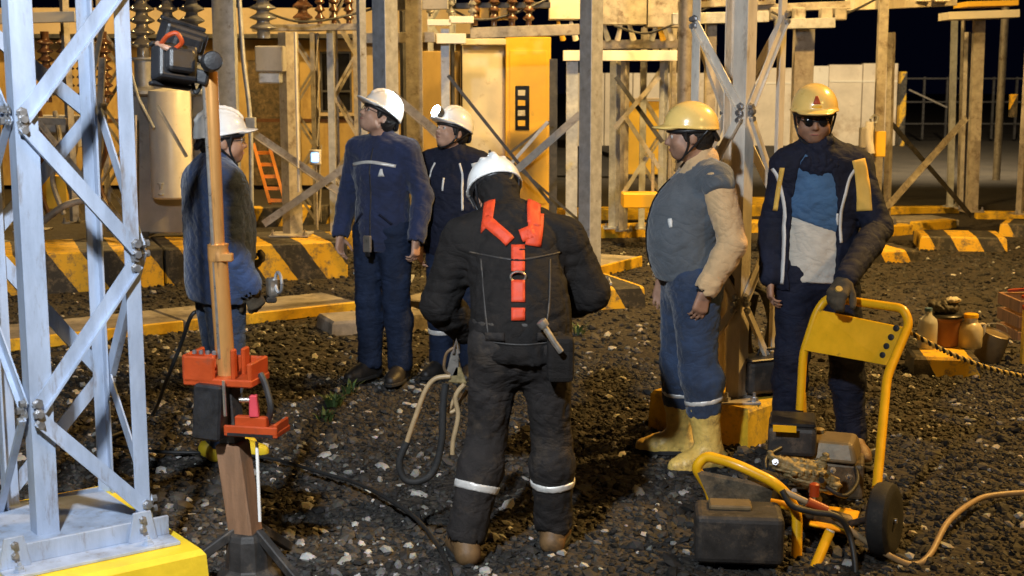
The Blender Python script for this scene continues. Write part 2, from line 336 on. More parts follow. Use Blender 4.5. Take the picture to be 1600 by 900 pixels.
# ================================================================== SETTING
def grid_sheet(name, x0, x1, y0, y1, nx, ny, zf, m):
    xs = np.linspace(x0, x1, nx); ys = np.linspace(y0, y1, ny)
    X, Y = np.meshgrid(xs, ys); Z = zf(X, Y)
    v = np.stack([X.ravel(), Y.ravel(), Z.ravel()], 1)
    f = [(j * nx + i, j * nx + i + 1, (j + 1) * nx + i + 1, (j + 1) * nx + i) for j in range(ny - 1) for i in range(nx - 1)]
    me = bpy.data.meshes.new(name); me.from_pydata(v.tolist(), [], f); me.update(); me.shade_smooth(); me.materials.append(m)
    o = bpy.data.objects.new(name, me); link(o); o['kind'] = 'structure'; return o
def gravel_mat():
    m, nt, b = new_mat('gravelly soil'); L = nt.links.new
    tc = nd(nt, 'ShaderNodeTexCoord')
    vo = nd(nt, 'ShaderNodeTexVoronoi'); vo.inputs['Scale'].default_value = 26; L(tc.outputs['Object'], vo.inputs[0])
    n = nd(nt, 'ShaderNodeTexNoise'); n.inputs['Scale'].default_value = 1.6; n.inputs['Detail'].default_value = 9; n.inputs['Roughness'].default_value = .7; L(tc.outputs['Object'], n.inputs[0])
    cr = nd(nt, 'ShaderNodeValToRGB'); e = cr.color_ramp.elements; e[0].position = .0; e[0].color = (.018, .014, .011, 1); e[1].position = 1; e[1].color = (.07, .058, .042, 1)
    sp = nd(nt, 'ShaderNodeSeparateColor'); L(vo.outputs['Color'], sp.inputs[0]); 
    mm = nd(nt, 'ShaderNodeMath', operation='MULTIPLY'); L(sp.outputs[0], mm.inputs[0]); L(n.outputs[0], mm.inputs[1]); L(mm.outputs[0], cr.inputs[0])
    L(cr.outputs[0], b.inputs['Base Color']); b.inputs['Roughness'].default_value = .9
    bp = nd(nt, 'ShaderNodeBump'); bp.inputs['Strength'].default_value = .9; bp.inputs['Distance'].default_value = .03; bp.invert = True; L(vo.outputs['Distance'], bp.inputs['Height']); L(bp.outputs[0], b.inputs['Normal'])
    return m
def zf(X, Y): return .012 * np.sin(X * 2.3 + 1.3 * np.sin(Y * 1.7)) + .008 * np.sin(Y * 3.1 + X) - .018
grid_sheet('ground', -14, 14, 2, 19, 180, 120, zf, gravel_mat())
# far ground, to the horizon (butted below the near sheet)
o = MB().box((0, 120, -.13), (400, 240, .1)).build('far_ground', MAT['asphalt']); o['kind'] = 'structure'
o = MB().hull_block([G(1170, 322) - V(0, 0, .075), V(40, 18.9, -.075), V(60, 42, -.075), V(2, 42, -.075)], [G(1170, 322) + V(0, 0, .02), V(40, 18.9, .02), V(60, 42, .02), V(2, 42, .02)]).build('paved_yard', MAT['asphalt']); o['kind'] = 'structure'

# gravel: loose stones, one mesh
def gravel():
    ico = np.array(MB_ICO[0], float); tri = np.array(MB_ICO[1])
    rng = np.random.default_rng(3)
    def cloud(n, y0, y1, r0, r1, p=2.0, white=.03, xr=.46):
        u = rng.random(n); y = (y0 ** p + u * (y1 ** p - y0 ** p)) ** (1 / p)
        x = (rng.random(n) * 2 - 1) * (xr * y + .6)
        r = r0 + (r1 - r0) * rng.random(n) ** 2.2
        return x, y, r, rng.random(n) < white
    sets = [cloud(2200, 3.4, 10, .022, .042, white=.02), cloud(56000, 3.4, 8.6, .006, .022), cloud(17000, 8.2, 15.5, .012, .030, white=.02), cloud(2500, 3.6, 10, .009, .033, white=.85)]
    q = sets[3]; q = (np.where((q[0] > .3) & (rng.random(len(q[0])) < .6), -q[0], q[0]), q[1], q[2], q[3]); sets[3] = q
    x = np.concatenate([s[0] for s in sets]); y = np.concatenate([s[1] for s in sets]); r = np.concatenate([s[2] for s in sets]); wh = np.concatenate([s[3] for s in sets])
    n = len(x); z = zf(x, y) + r * .25
    sc = r[:, None] * np.stack([rng.uniform(.75, 1.35, n), rng.uniform(.65, 1.15, n), rng.uniform(.45, .85, n)], 1)
    jit = 1 + rng.uniform(-.22, .22, (n, 12, 1))
    vv = ico[None] * jit * sc[:, None, :]
    a = rng.uniform(0, 2 * pi, n); ca, sa = np.cos(a)[:, None], np.sin(a)[:, None]
    tl = rng.uniform(-.5, .5, n)[:, None]
    vx = vv[..., 0]; vy = vv[..., 1]; vz = vv[..., 2]
    vz2 = vz + tl * vx; X = vx * ca - vy * sa; Y = vx * sa + vy * ca
    out = np.stack([X + x[:, None], Y + y[:, None], vz2 + z[:, None]], 2).reshape(-1, 3)
    F = (tri[None] + (np.arange(n) * 12)[:, None, None]).reshape(-1, 3)
    me = bpy.data.meshes.new('gravel'); me.vertices.add(len(out)); me.vertices.foreach_set('co', out.ravel().astype(np.float32))
    me.loops.add(F.size); me.loops.foreach_set('vertex_index', F.ravel().astype(np.int32))
    me.polygons.add(len(F)); me.polygons.foreach_set('loop_start', np.arange(0, F.size, 3, dtype=np.int32)); me.update(); me.validate(); me.shade_flat()
    g = .011 + .066 * rng.random(n) ** 1.6; cl = .5 + .5 * np.sin(x * 2.1 + 2 * np.sin(y * 1.3)) * np.cos(y * 1.9 + x); g *= .6 + .6 * cl
    tint = rng.uniform(0, 1, n); c = np.stack([g * (1.02 + .12 * tint), g * .97, g * (.94 - .2 * tint)], 1)
    c[wh] = (.14 + .5 * rng.random((wh.sum(), 1)) ** 1.2) * np.array([1.0, .97, .90])
    cc = np.ones((n, 12, 4), np.float32); cc[..., :3] = c[:, None, :]
    at = me.color_attributes.new('stone', 'FLOAT_COLOR', 'POINT'); at.data.foreach_set('color', cc.ravel())
    m, nt, b = new_mat('gravel stones'); L = nt.links.new
    av = nd(nt, 'ShaderNodeAttribute'); av.attribute_name = 'stone'
    tc = nd(nt, 'ShaderNodeTexCoord'); n1 = nd(nt, 'ShaderNodeTexNoise'); n1.inputs['Scale'].default_value = 90; L(tc.outputs['Object'], n1.inputs[0])
    mx = nd(nt, 'ShaderNodeMix', data_type='RGBA', blend_type='MULTIPLY'); mx.inputs[0].default_value = .55; L(av.outputs['Color'], mx.inputs[6]); L(n1.outputs['Color'], mx.inputs[7])
    L(mx.outputs[2], b.inputs['Base Color']); b.inputs['Roughness'].default_value = .75
    bp = nd(nt, 'ShaderNodeBump'); bp.inputs['Strength'].default_value = .4; bp.inputs['Distance'].default_value = .004; L(n1.outputs[0], bp.inputs['Height']); L(bp.outputs[0], b.inputs['Normal'])
    me.materials.append(m)
    o = bpy.data.objects.new('gravel', me); link(o); tag(o, 'dark loose gravel with scattered pale pebbles covering the yard', 'gravel', kind='stuff')
t_ = (1 + 5 ** .5) / 2; l_ = (1 + t_ * t_) ** .5
MB_ICO = ([(a / l_, b / l_, c / l_) for a, b, c in [(-1, t_, 0), (1, t_, 0), (-1, -t_, 0), (1, -t_, 0), (0, -1, t_), (0, 1, t_), (0, -1, -t_), (0, 1, -t_), (t_, 0, -1), (t_, 0, 1), (-t_, 0, -1), (-t_, 0, 1)]],
          [(0, 11, 5), (0, 5, 1), (0, 1, 7), (0, 7, 10), (0, 10, 11), (1, 5, 9), (5, 11, 4), (11, 10, 2), (10, 7, 6), (7, 1, 8), (3, 9, 4), (3, 4, 2), (3, 2, 6), (3, 6, 8), (3, 8, 9), (4, 9, 5), (2, 4, 11), (6, 2, 10), (8, 6, 7), (9, 8, 1)])
gravel()

# ------------------------------------------------------------------ lattice tower
def bolt(t, p, n, r=.013, m='bolt', L=.02):
    return MB().lathe(p, [(r * 1.5, 0), (r * 1.5, .004), (r, .004), (r, L)], 6, axis=n).build('bolt', MAT[m], t)
def lattice_tower(label, feet, ztop, lw, lt, faces, m, bw=.055, bolts=True, group=None, name='lattice_tower', cat='lattice tower', legs=(0, 1, 2, 3)):
    """feet: 4 corners in order round the square; faces: [(i,j,[(zi,zj)...], style)] diagonals between leg i at zi and leg j at zj"""
    feet = [Vector(f) for f in feet]; c = sum(feet, Vector()) / 4
    t = thing(name, label, cat, (c.x, c.y, feet[0].z), 0, group)
    for i in legs:
        p = feet[i]; lw_ = lw[i] if isinstance(lw, (list, tuple)) else lw; u = feet[(i + 1) % 4] - p; v = feet[(i - 1) % 4] - p
        MB().ell(p, (p.x, p.y, ztop), u, v, lw_, lt).build('leg', MAT[m], t, bev=.0015)
    for i, j, segs in faces:
        a, b = feet[i], feet[j]; d = (b - a).normalized(); n = d.cross(Vector((0, 0, 1)));
        if n.dot((a + b) / 2 - c) < 0: n = -n
        for k, (zi, zj) in enumerate(segs):
            lw_ = lw if not isinstance(lw, (list, tuple)) else min(lw); off = n * (.004 + (.011 if k % 2 else 0))
            p0 = a + d * lw_ * .45 + off; p0 = V(p0.x, p0.y, zi); p1 = b - d * lw_ * .45 + off; p1 = V(p1.x, p1.y, zj)
            dd = (p1 - p0).normalized(); perp = dd.cross(n)
            if perp.z < 0: perp = -perp
            MB().ell(p0 - perp * bw / 2, p1 - perp * bw / 2, perp, n, bw, .006, bw * .45).build('brace', MAT[m], t)
            if bolts:
                for q in (p0, p1):
                    for e in (-.018, .018): bolt(t, q + V(0, 0, e) + n * .006, n)
    return t, feet
def Z(py, d): return P(800, py, d).z

# big pale tower, left foreground
z0 = .27
LEFT = V(-.80, -.60, 0); BACK = V(-.60, .80, 0); PB = G(322, 858, z0)
L3 = G(236, 808, z0); L1 = L3 + LEFT * .40; L2 = L3 + BACK * .40; L0 = L1 + L2 - L3
near, feet = lattice_tower('tall pale grey lattice tower at the left edge, on a bright yellow plinth', [L1, L3, L2, L0], 4.2, [.076, .054, .046, .06], .008,
    [(0, 1, [(Z(185, L1.y), Z(-25, L3.y)), (Z(195, L1.y), Z(388, L3.y)), (Z(640, L1.y), Z(410, L3.y)), (Z(655, L1.y), Z(792, L3.y))]),
     (2, 3, [(Z(172, L2.y), Z(35, L0.y)), (Z(190, L2.y), Z(370, L0.y)), (Z(575, L2.y), Z(395, L0.y)), (Z(595, L2.y), Z(780, L0.y))]),
     (0, 3, [(Z(640, L1.y), Z(480, L0.y)), (Z(650, L1.y), Z(800, L0.y)), (Z(180, L1.y), Z(330, L0.y)), (Z(180, L1.y), Z(40, L0.y))]),
     (1, 2, [(Z(390, L3.y), Z(580, L2.y)), (Z(390, L3.y), Z(175, L2.y)), (Z(790, L3.y), Z(585, L2.y))])], 'galv_paint', .05)
q_ = [PB + LEFT * .62 + BACK * .09, PB + LEFT * .05 + BACK * .09, PB + LEFT * .05 + BACK * .86, PB + LEFT * .62 + BACK * .86]
MB().hull_block([k + V(0, 0, .001) for k in q_], [k + V(0, 0, .013) for k in q_]).build('base_plate', MAT['galv_paint'], near, bev=.002)
MB().beam(q_[0] + BACK * .10 + V(0, 0, .045), q_[1] + BACK * .10 + V(0, 0, .045), (0, 0, 1), .065, .012).build('stiffener', MAT['galv_paint'], near, bev=.002)
for k in (.10, .52):
    c0 = PB + LEFT * k + BACK * .165 + V(0, 0, .013); MB().prism([c0, c0 + LEFT * .10, c0 + LEFT * .08 + V(0, 0, .10), c0 + LEFT * .02 + V(0, 0, .10)], BACK * .01).build('gusset_plate', MAT['galv_paint'], near, bev=.001)
    for z in (.04, .075): bolt(near, c0 + LEFT * .05 + V(0, 0, z), -BACK, .009, L=.014)
    c0 = PB + LEFT * (k + .05) + BACK * .125 + V(0, 0, .013); MB().lathe(c0, [(.020, 0), (.020, .006), (.014, .006), (.014, .018), (.007, .018), (.007, .03)], 6).build('anchor_bolt', MAT['galv_paint'], near)
A = PB + LEFT * .95; B = PB; C_ = PB + BACK * .92; D_ = PB + LEFT * .95 + BACK * .92
def plinth(label, corners, z1, m, name='concrete_plinth', batter=.03, zb=-.06, parts=True, group='painted concrete plinths', cat='plinth'):
    c = sum((Vector(p) for p in corners), Vector()) / len(corners)
    d = (Vector(corners[1]) - Vector(corners[0])); rz = math.atan2(d.y, d.x)
    t = thing(name, label, cat, (c.x, c.y, 0), rz, group, local=True)
    Ri = Matrix.Rotation(-rz, 3, 'Z')
    loc = [Ri @ (Vector(p) - V(c.x, c.y, Vector(p).z)) for p in corners]; loc = [V(p.x, p.y, 0) for p in loc]
    def ring(f, z): return [V(p.x * f, p.y * f, z) for p in loc]
    fb = 1 + batter * 1.2
    mb = MB(); n = len(loc)
    # sides in three courses and uneven chamfered top
    rings = [ring(fb, zb), ring(1.0 + batter * .2, z1 * .75), ring(1.0, z1 - .018), ring(1 - .018 / max(.2, loc[0].length), z1)]
    vs = [v for r in rings for v in r]
    fs = [tuple(range(n - 1, -1, -1))] + [(k * n + i, k * n + (i + 1) % n, (k + 1) * n + (i + 1) % n, (k + 1) * n + i) for k in range(3) for i in range(n)] + [tuple(3 * n + i for i in range(n))]
    mb.add(vs, fs); mb.build('plinth_block', m, t)
    return t
plinth('bright yellow plinth under the pale tower in the bottom left corner', [A, B, C_, D_], z0, MAT['yellow_bright'])

# second lattice tower, between the two yellow helmets
z2 = .20
TF = G(1153, 626, z2); hd = .24
ang = radians(-4)
TR = TF + V(hd, hd, 0); TL = TF + V(-hd, hd, 0); TB = TF + V(0, 2 * hd, 0)
def zz(y, d): return P(1100, y, d).z
mid, feet2 = lattice_tower('grey lattice tower between the two workers in yellow helmets', [TF, TR, TB, TL], 4.0, [.080, .05, .06, .05], .008,
    [(0, 1, [(zz(172, TF.y), zz(28, TR.y)), (zz(180, TF.y), zz(325, TR.y)), (zz(470, TF.y), zz(330, TR.y)), (zz(480, TF.y), zz(590, TR.y))]),
     (0, 3, [(zz(172, TF.y), zz(35, TL.y)), (zz(182, TF.y), zz(325, TL.y)), (zz(470, TF.y), zz(330, TL.y)), (zz(480, TF.y), zz(590, TL.y))]),
     (2, 1, [(zz(172, TB.y), zz(28, TR.y)), (zz(180, TB.y), zz(325, TR.y))]),
     (2, 3, [(zz(172, TB.y), zz(35, TL.y)), (zz(182, TB.y), zz(325, TL.y)), (zz(470, TB.y), zz(330, TL.y))])], 'galv_lit', .045)
for p in feet2:
    MB().box(p + V(0, 0, .008), (.2, .2, .012)).build('base_plate', MAT['galv_warm'], mid, bev=.002)
    for s in (-1, 1): MB().lathe(p + V(.07 * s, -.07, .014), [(.02, 0), (.02, .02), (.009, .02), (.009, .045)], 6).build('anchor_bolt', MAT['bolt'], mid)
cT = (TF + TB) / 2
plinth('yellow plinth under the middle lattice tower, behind the tan rubber boots', [cT + V(.02, -.43, 0), cT + V(.40, .0, 0), cT + V(.02, .45, 0), cT + V(-.42, 0, 0)], z2, MAT['yellow_paint'])

# ------------------------------------------------------------------ columns, frames and equipment behind
def column(t, px, d, zb, zt, w, m='galv_warm', style='L', rot=45, px_top=None):
    p = P(px, 300, d); x = p.x; xt = x if px_top is None else P(px_top, 100, d).x
    a = V(x, d, zb); b = V(xt, d, zt)
    if style == 'L':      # corner towards the camera
        R = Matrix.Rotation(radians(rot), 3, 'Z')
        MB().ell(a, b, R @ V(1, 0, 0), R @ V(0, 1, 0), w / 1.41, w * .09).build('column', MAT[m], t, bev=.002)
    elif style == 'U':    # channel open sideways
        mb = MB(); mb.beam(a + V(0, 0, 0), b, (1, 0, 0), w, w * .10)
        mb.beam(a + V(-w * .45, w * .3 + w * .051, 0), b + V(-w * .45, w * .3 + w * .051, 0), (1, 0, 0), w * .10, w * .6)
        mb.beam(a + V(w * .45, w * .3 + w * .051, 0), b + V(w * .45, w * .3 + w * .051, 0), (1, 0, 0), w * .10, w * .6)
        mb.build('column', MAT[m], t)
    elif style == 'H':
        mb = MB(); mb.beam(a + V(0, 0, 0), b, (1, 0, 0), w, w * .1)
        mb.beam(a + V(0, w * .9, 0), b + V(0, w * .9, 0), (1, 0, 0), w, w * .1)
        mb.beam(a + V(0, w * .45, 0), b + V(0, w * .45, 0), (1, 0, 0), w * .09, w * .8 - .002)
        mb.build('column', MAT[m], t)
    elif style == 'O':
        MB().tube([a, b], w / 2, 14).build('column', MAT[m], t, smooth=40)
    s = w * 1.9
    if style != 'O' or zb > .05:
        MB().box((x, d + (w * .3 if style != 'L' else w * .35), zb + .011), (s, s, .016)).build('base_plate', MAT[m], t)
        for sx in (-1, 1): MB().lathe((x + sx * s * .4, d + w * .3 - s * .4, zb + .02), [(.022, 0), (.022, .02), (.011, .02), (.011, .05)], 6).build('anchor_bolt', MAT['bolt'], t)
    return V(x, d, 0)
def brace(t, p, q, w, m='galv_warm', n=(0, -1, 0)):
    p = Vector(p); q = Vector(q); d = (q - p).normalized(); perp = d.cross(Vector(n))
    if perp.z < 0: perp = -perp
    MB().ell(p - perp * w / 2, q - perp * w / 2, perp, n, w, .007, w * .5).build('brace', MAT[m], t)
def bar(t, name, p, q, h, dpt, m):
    MB().beam(p, q, (0, 0, 1), h, dpt).build(name, MAT[m], t, bev=.003)
def insulator(t, base, h, r, m='porcelain', n=8, axis=(0, 0, 1), name='insulator'):
    prof = [(r * .5, 0), (r * .5, h * .05)]
    for i in range(n):
        z = h * (.08 + .84 * i / n); e = h * .84 / n
        prof += [(r * .45, z), (r, z + e * .25), (r * .98, z + e * .38), (r * .5, z + e * .75)]
    prof += [(r * .45, h * .93), (r * .5, h * .95), (r * .5, h)]
    return MB().lathe(base, prof, 18, axis=axis).build(name, MAT[m], t, smooth=35)

TOP = 3.6
# column with conduit and equipment (left, behind the first worker)
t = thing('steel_support', 'wide grey steel support with a thin conduit, behind the worker at the left', 'steel column', P(356, 400, 12.6))
column(t, 357, 12.7, .33, TOP + .6, .20, 'galv', 'U')
MB().tube(smooth_path([P(372, -30, 12.55), P(380, 90, 12.5), P(391, 195, 12.45), P(393, 370, 12.45)]), .022, 10).build('conduit', MAT['galv'], t, smooth=40)
MB().box(P(392, 192, 12.44), (.09, .07, .10)).build('clamp', MAT['galv'], t, bev=.004)

# tank with white cylinder and insulators
t = thing('voltage_transformer', 'grey switchgear tank with a white cylinder on its front, left of the first worker', 'transformer', V(P(255, 380, 12.9).x, 12.9, .33))
xa, xb = P(207, 300, 13.0).x, P(330, 300, 13.0).x
MB().box(((xa + xb) / 2, 13.2, .33 + .78), (xb - xa, .5, 1.5)).build('tank', MAT['grey_enamel'], t, bev=.015)
for x in (xa + .1, xb - .1): MB().box((x, 13.2, .355), (.12, .56, .05)).build('foot', MAT['dark_steel'], t)
cx = P(266, 200, 12.7).x; zb, zt = P(266, 310, 12.7).z, P(266, 142, 12.7).z
MB().lathe((cx, 12.72, zb), [(.17, 0), (.19, .01), (.20, .02), (.20, zt - zb - .02), (.19, zt - zb), (.05, zt - zb + .03)], 28).build('cylinder', MAT['white_paint'], t, smooth=35)
MB().lathe((cx - .06, 12.50, zb + .10), [(.014, 0), (.014, .05)], 10).lathe((cx - .06, 12.50, zb + .05), [(.026, 0), (.026, .012)], 10).lathe((cx - .06, 12.50, zb + .15), [(.03, 0), (.03, .01)], 10).build('drain_valve', MAT['galv'], t, smooth=35)
MB().tube([(cx - .06, 12.52, zb + .12), (cx - .06, 12.50, zb + .12)], .012, 8).build('valve_stem', MAT['galv'], t)
for px, r in ((222, .12), (262, .10), (300, .12)):
    p = P(px, 92, 12.9); insulator(t, V(p.x, 12.95, p.z), 1.3, r, 'porcelain', 10)
for px in (222, 300):
    p = P(px, 95, 12.9); MB().lathe((p.x, 12.95, P(px, 150, 12.9).z), [(.07, 0), (.13, .02), (.13, .05), (.09, .09), (.09, .33), (.14, .345), (.14, .36)], 20).build('bushing_turret', MAT['galv'], t, smooth=35)
MB().tube(smooth_path([P(205, 115, 12.6), P(215, 150, 12.5), P(222, 165, 12.5), P(240, 200, 12.45)]), .016, 8).build('pipe', MAT['galv'], t, smooth=40)
MB().tube([P(212, 180, 12.6), P(212, 370, 12.6)], .012, 8).build('pipe', MAT['white_paint'], t, smooth=40)
brace(t, P(246, 165, 12.35), P(292, 245, 12.35), .03, 'galv')

# brown clutter behind the pale tower: small frame and pipework
t = thing('equipment_frame', 'tan equipment frame with a pale crossbeam behind the pale tower at the far left', 'steel frame', V(P(45, 380, 13.4).x, 13.4, 0))
column(t, 46, 13.4, .33, P(46, 38, 13.4).z, .16, 'galv_warm', 'U')
column(t, 112, 14.2, .33, TOP, .10, 'galv_warm', 'L')
column(t, -18, 13.8, .33, TOP, .16, 'galv_warm', 'U')
bar(t, 'beam', P(-30, 30, 13.3), P(120, 26, 13.3), .10, .12, 'cab_cream')
bar(t, 'beam', P(-30, 185, 13.5), P(105, 190, 13.5), .07, .08, 'galv_warm')
brace(t, P(165, 15, 12.9), P(135, 170, 12.9), .05, 'galv_warm'); brace(t, P(160, 90, 12.9), P(150, 330, 12.9), .07, 'galv_warm')
brace(t, P(60, 190, 13.2), P(180, 340, 13.2), .05, 'galv_warm')
for k in range(5):
    x = 62 + k * 24; MB().tube(smooth_path([P(x, 175, 14.6), P(x + 8, 230, 14.4), P(x - 4, 280, 14.5), P(x + 14, 335, 14.5)]), .028, 8).build('hose', MAT[('brown_porcelain', 'galv_warm', 'tank', 'galv_warm', 'brown_porcelain')[k]], t, smooth=40)
MB().tube(smooth_path([P(68, 345, 12.9), P(95, 325, 12.8), P(120, 315, 12.8), P(150, 312, 12.8)]), .035, 10).build('pipe', MAT['galv_warm'], t, smooth=40)
MB().box(P(92, 300, 14.8), (.28, .3, .35)).build('junction_box', MAT['cab_yellow'], t, bev=.01)
MB().box(P(92, 205, 14.8), (.45, .3, .35)).build('mechanism_box', MAT['grey_enamel'], t, bev=.01)
for k in range(4): insulator(t, P(75 + 30 * k, 160, 14.6), .75, .09, 'brown_porcelain', 7)

# post 437-475 with big X braces
t = thing('steel_support', 'tan steel support with large crossed braces, right of the first worker', 'steel column', V(P(455, 380, 13.0).x, 13.0, 0))
column(t, 452, 13.0, .33, Z(50, 13), .20, 'galv_warm', 'L', 40)
brace(t, P(392, 205, 12.8), P(592, 342, 12.8), .07, 'galv_warm'); brace(t, P(596, 222, 12.7), P(412, 350, 12.7), .07, 'galv_warm')
MB().box(P(423, 92, 12.9), (.26, .2, .24)).build('control_box', MAT['grey_enamel'], t, bev=.01)
MB().box(P(423, 122, 12.9), (.20, .16, .10)).build('control_box', MAT['galv'], t, bev=.01)
MB().tube([P(461, 50, 12.8), P(467, 300, 12.8)], .014, 8).build('conduit', MAT['white_paint'], t, smooth=40)
insulator(t, P(412, 60, 13.2), .9, .13, 'porcelain', 8)

# small lattice pedestal with insulator
def sq(px, d, s, z=0.0, rot=0.0):
    c = P(px, 300, d); R = Matrix.Rotation(rot, 3, 'Z')
    return [V(c.x, d + s * .7, z) + R @ V(a * s / 2, b * s / 2, 0) for a, b in ((-1, -1), (1, -1), (1, 1), (-1, 1))]
f = sq(473, 16.2, .33, .1)
zs = [.15, .6, 1.05, 1.5, 1.95, 2.4]
lat, _ = lattice_tower('slim ochre lattice pedestal carrying a brown insulator in front of the ochre building', f, Z(50, 16.2), .05, .006,
    [(0, 1, [(zs[k], zs[k + 1]) if k % 2 else (zs[k + 1], zs[k]) for k in range(5)]), (2, 3, [(zs[k], zs[k + 1]) if k % 2 == 0 else (zs[k + 1], zs[k]) for k in range(5)]), (1, 2, [(zs[k], zs[k + 1]) for k in range(5)]), (3, 0, [(zs[k + 1], zs[k]) for k in range(5)])], 'galv_warm', .03, bolts=False, name='lattice_pedestal')
p = P(473, 48, 16.4); MB().lathe((p.x, 16.43, p.z), [(.26, 0), (.27, .01), (.27, .04), (.2, .05)], 20).build('platform', MAT['galv_warm'], lat, smooth=35)
insulator(lat, (p.x, 16.43, p.z + .05), .8, .12, 'brown_porcelain', 5)

# columns 560-624 and 636-662 with big brace
t = thing('steel_support', 'wide pale grey steel column rising behind the worker in navy', 'steel column', V(P(605, 480, 10.8).x, 10.8, 0))
column(t, 605, 10.85, .2, TOP, .205, 'galv', 'L', 50)
column(t, 566, 11.3, .2, TOP, .085, 'galv', 'L', 30)
brace(t, P(612, 148, 10.7), P(712, 232, 10.9), .07, 'galv_warm')
t = thing('steel_support', 'tan steel column just right of the wide pale grey column', 'steel column', V(P(648, 350, 13.2).x, 13.2, 0))
column(t, 649, 13.2, .15, TOP, .155, 'galv_warm', 'U'); column(t, 632, 13.9, .15, TOP, .07, 'dark_steel', 'L')
bar(t, 'beam', P(560, 60, 13.6), P(680, 58, 13.6), .10, .1, 'galv_warm')
bar(t, 'beam', P(610, 5, 13.4), P(700, 3, 13.4), .14, .14, 'grey_enamel')

# thin posts with white blocks
t = thing('switch_stand', 'slim switch stand with stacked white blocks above the headlamp worker', 'switch stand', V(P(698, 350, 14).x, 14.0, 0))
column(t, 697, 14.0, .1, Z(45, 14), .085, 'galv', 'U'); column(t, 708, 14.3, .1, Z(60, 14.3), .05, 'dark_steel', 'L')
for (x0, x1, y0, y1) in ((668, 705, 31, 40), (702, 740, 26, 36), (682, 728, 53, 68)):
    a = P(x0, (y0 + y1) / 2, 13.9); b = P(x1, (y0 + y1) / 2, 13.9); bar(t, 'white_block', a, b, (y1 - y0) / 2100 * 14, .14, 'white_paint')
for x in (673, 704, 738): insulator(t, P(x, 26, 13.9), .35, .045, 'porcelain', 4)
bar(t, 'beam', P(735, 52, 14.2), P(905, 46, 14.2), .11, .14, 'galv_warm')
bar(t, 'beam', P(670, 10, 14.4), P(860, 8, 14.4), .06, .1, 'dark_steel')
for x in (742, 772, 800, 826): insulator(t, P(x, 40, 14.2), .6, .06, 'brown_porcelain', 6)
for x in (757, 786): MB().box(P(x, 22, 14.3), (.10, .1, .12)).build('terminal_clamp', MAT['cab_yellow'], t, bev=.006)

# main cabinet
cd = 17.0
t = thing('control_cabinet', 'large ochre control cabinet with a black slotted window and a left side in the pale tone of a light spot', 'cabinet', V(P(795, 350, cd).x, cd, 0))
x0, xm, x1 = P(722, 200, cd).x, P(790, 200, cd).x, P(860, 200, cd).x
zt = Z(58, cd)
MB().box(((x0 + xm) / 2, cd + .42, zt / 2 + .0), (xm - x0 - .012, .8, zt - .2)).build('lit_bay', MAT['cab_cream'], t, bev=.012)  # cream colour stands in for a spot of light on the cabinet
MB().box(((xm + x1) / 2, cd + .35, zt / 2), (x1 - xm, .9, zt)).build('ochre_bay', MAT['cab_yellow'], t, bev=.012)
MB().box(((x0 + xm) / 2, cd + .38, zt - .06), (xm - x0 + .02, .95, .08)).build('lid', MAT['cab_cream'], t, bev=.01)
MB().box(((xm + x1) / 2, cd - .108, 1.25), (x1 - xm - .10, .012, 1.9)).build('door', MAT['cab_yellow'], t, bev=.004)
a, b = P(805, 134, cd), P(827, 203, cd)
MB().box(((a.x + b.x) / 2, cd - .122, (a.z + b.z) / 2), (b.x - a.x, .016, a.z - b.z)).build('window', MAT['glass_dark'], t, bev=.008, bseg=2)
for k in range(4):
    z = a.z - (k + .7) * (a.z - b.z) / 4.4
    MB().box(((a.x + b.x) / 2 - .01, cd - .133, z), (.09, .006, .07)).build('dial', MAT['cab_cream' if k % 2 == 0 else 'cab_yellow'], t, bev=.003)
MB().box((x0 - .30, cd + .5, 1.1), (.5, .6, 2.2)).build('side_bay', MAT['ochre'], t, bev=.01)
MB().box((xm - .2, cd - .03, .9), (.03, .03, .14)).build('handle', MAT['dark_steel'], t)
plinth('long pale yellow footing under the ochre control cabinet', [V(x0 - .7, cd - .3, 0), V(x1 + .25, cd - .3, 0), V(x1 + .25, cd + .95, 0), V(x0 - .7, cd + .95, 0)], .12, MAT['yellow_paint'])

# right of the cabinet: slim frame of several posts with white top beam
t = thing('disconnect_switch', 'disconnect switch of slim grey posts under a white crossbeam behind the yellow helmet', 'switch', V(P(970, 350, 15.5).x, 15.5, 0))
for px, w, m, st in ((864, .09, 'dark_steel', 'U'), (893, .13, 'galv', 'U'), (961, .14, 'galv', 'L'), (975, .10, 'galv_warm', 'L'), (1003, .07, 'galv', 'U'), (1035, .10, 'galv', 'L')):
    column(t, px, 15.5 + random.uniform(-.2, .3), .12, Z(92, 15.5), w, m, st)
bar(t, 'beam', P(880, 87, 15.35), P(1057, 87, 15.35), .115, .16, 'white_paint')
bar(t, 'beam', P(935, 70, 15.6), P(1078, 68, 15.6), .10, .16, 'galv_warm')
for px0, px1, y, dy, m in ((858, 905, 14, 32, 'cab_cream'), (940, 1008, 16, 44, 'galv_warm'), (1010, 1062, 20, 44, 'galv_warm')):
    a, b = P(px0, y, 15.4), P(px1, y, 15.4); bar(t, 'mechanism_box', a, b, dy / 2100 * 15.5, .35, m)
for px in (880, 900, 950, 965, 990, 1018, 1036, 1050):
    a = P(px, 62, 15.4); b = P(px + random.choice((-8, 6, 10)), 34, 15.3); MB().tube([a, b], .026, 8, rs=[.035, .02]).build('contact_arm', MAT[random.choice(['white_paint', 'galv', 'cab_yellow'])], t, smooth=40)
brace(t, P(962, 120, 15.2), P(1035, 222, 15.2), .05, 'dark_steel'); brace(t, P(1030, 120, 15.15), P(960, 200, 15.15), .05, 'galv_warm')
brace(t, P(860, 190, 15.0), P(795, 240, 15.0), .03, 'dark_steel'); brace(t, P(790, 245, 14.95), P(905, 345, 14.95), .03, 'dark_steel')
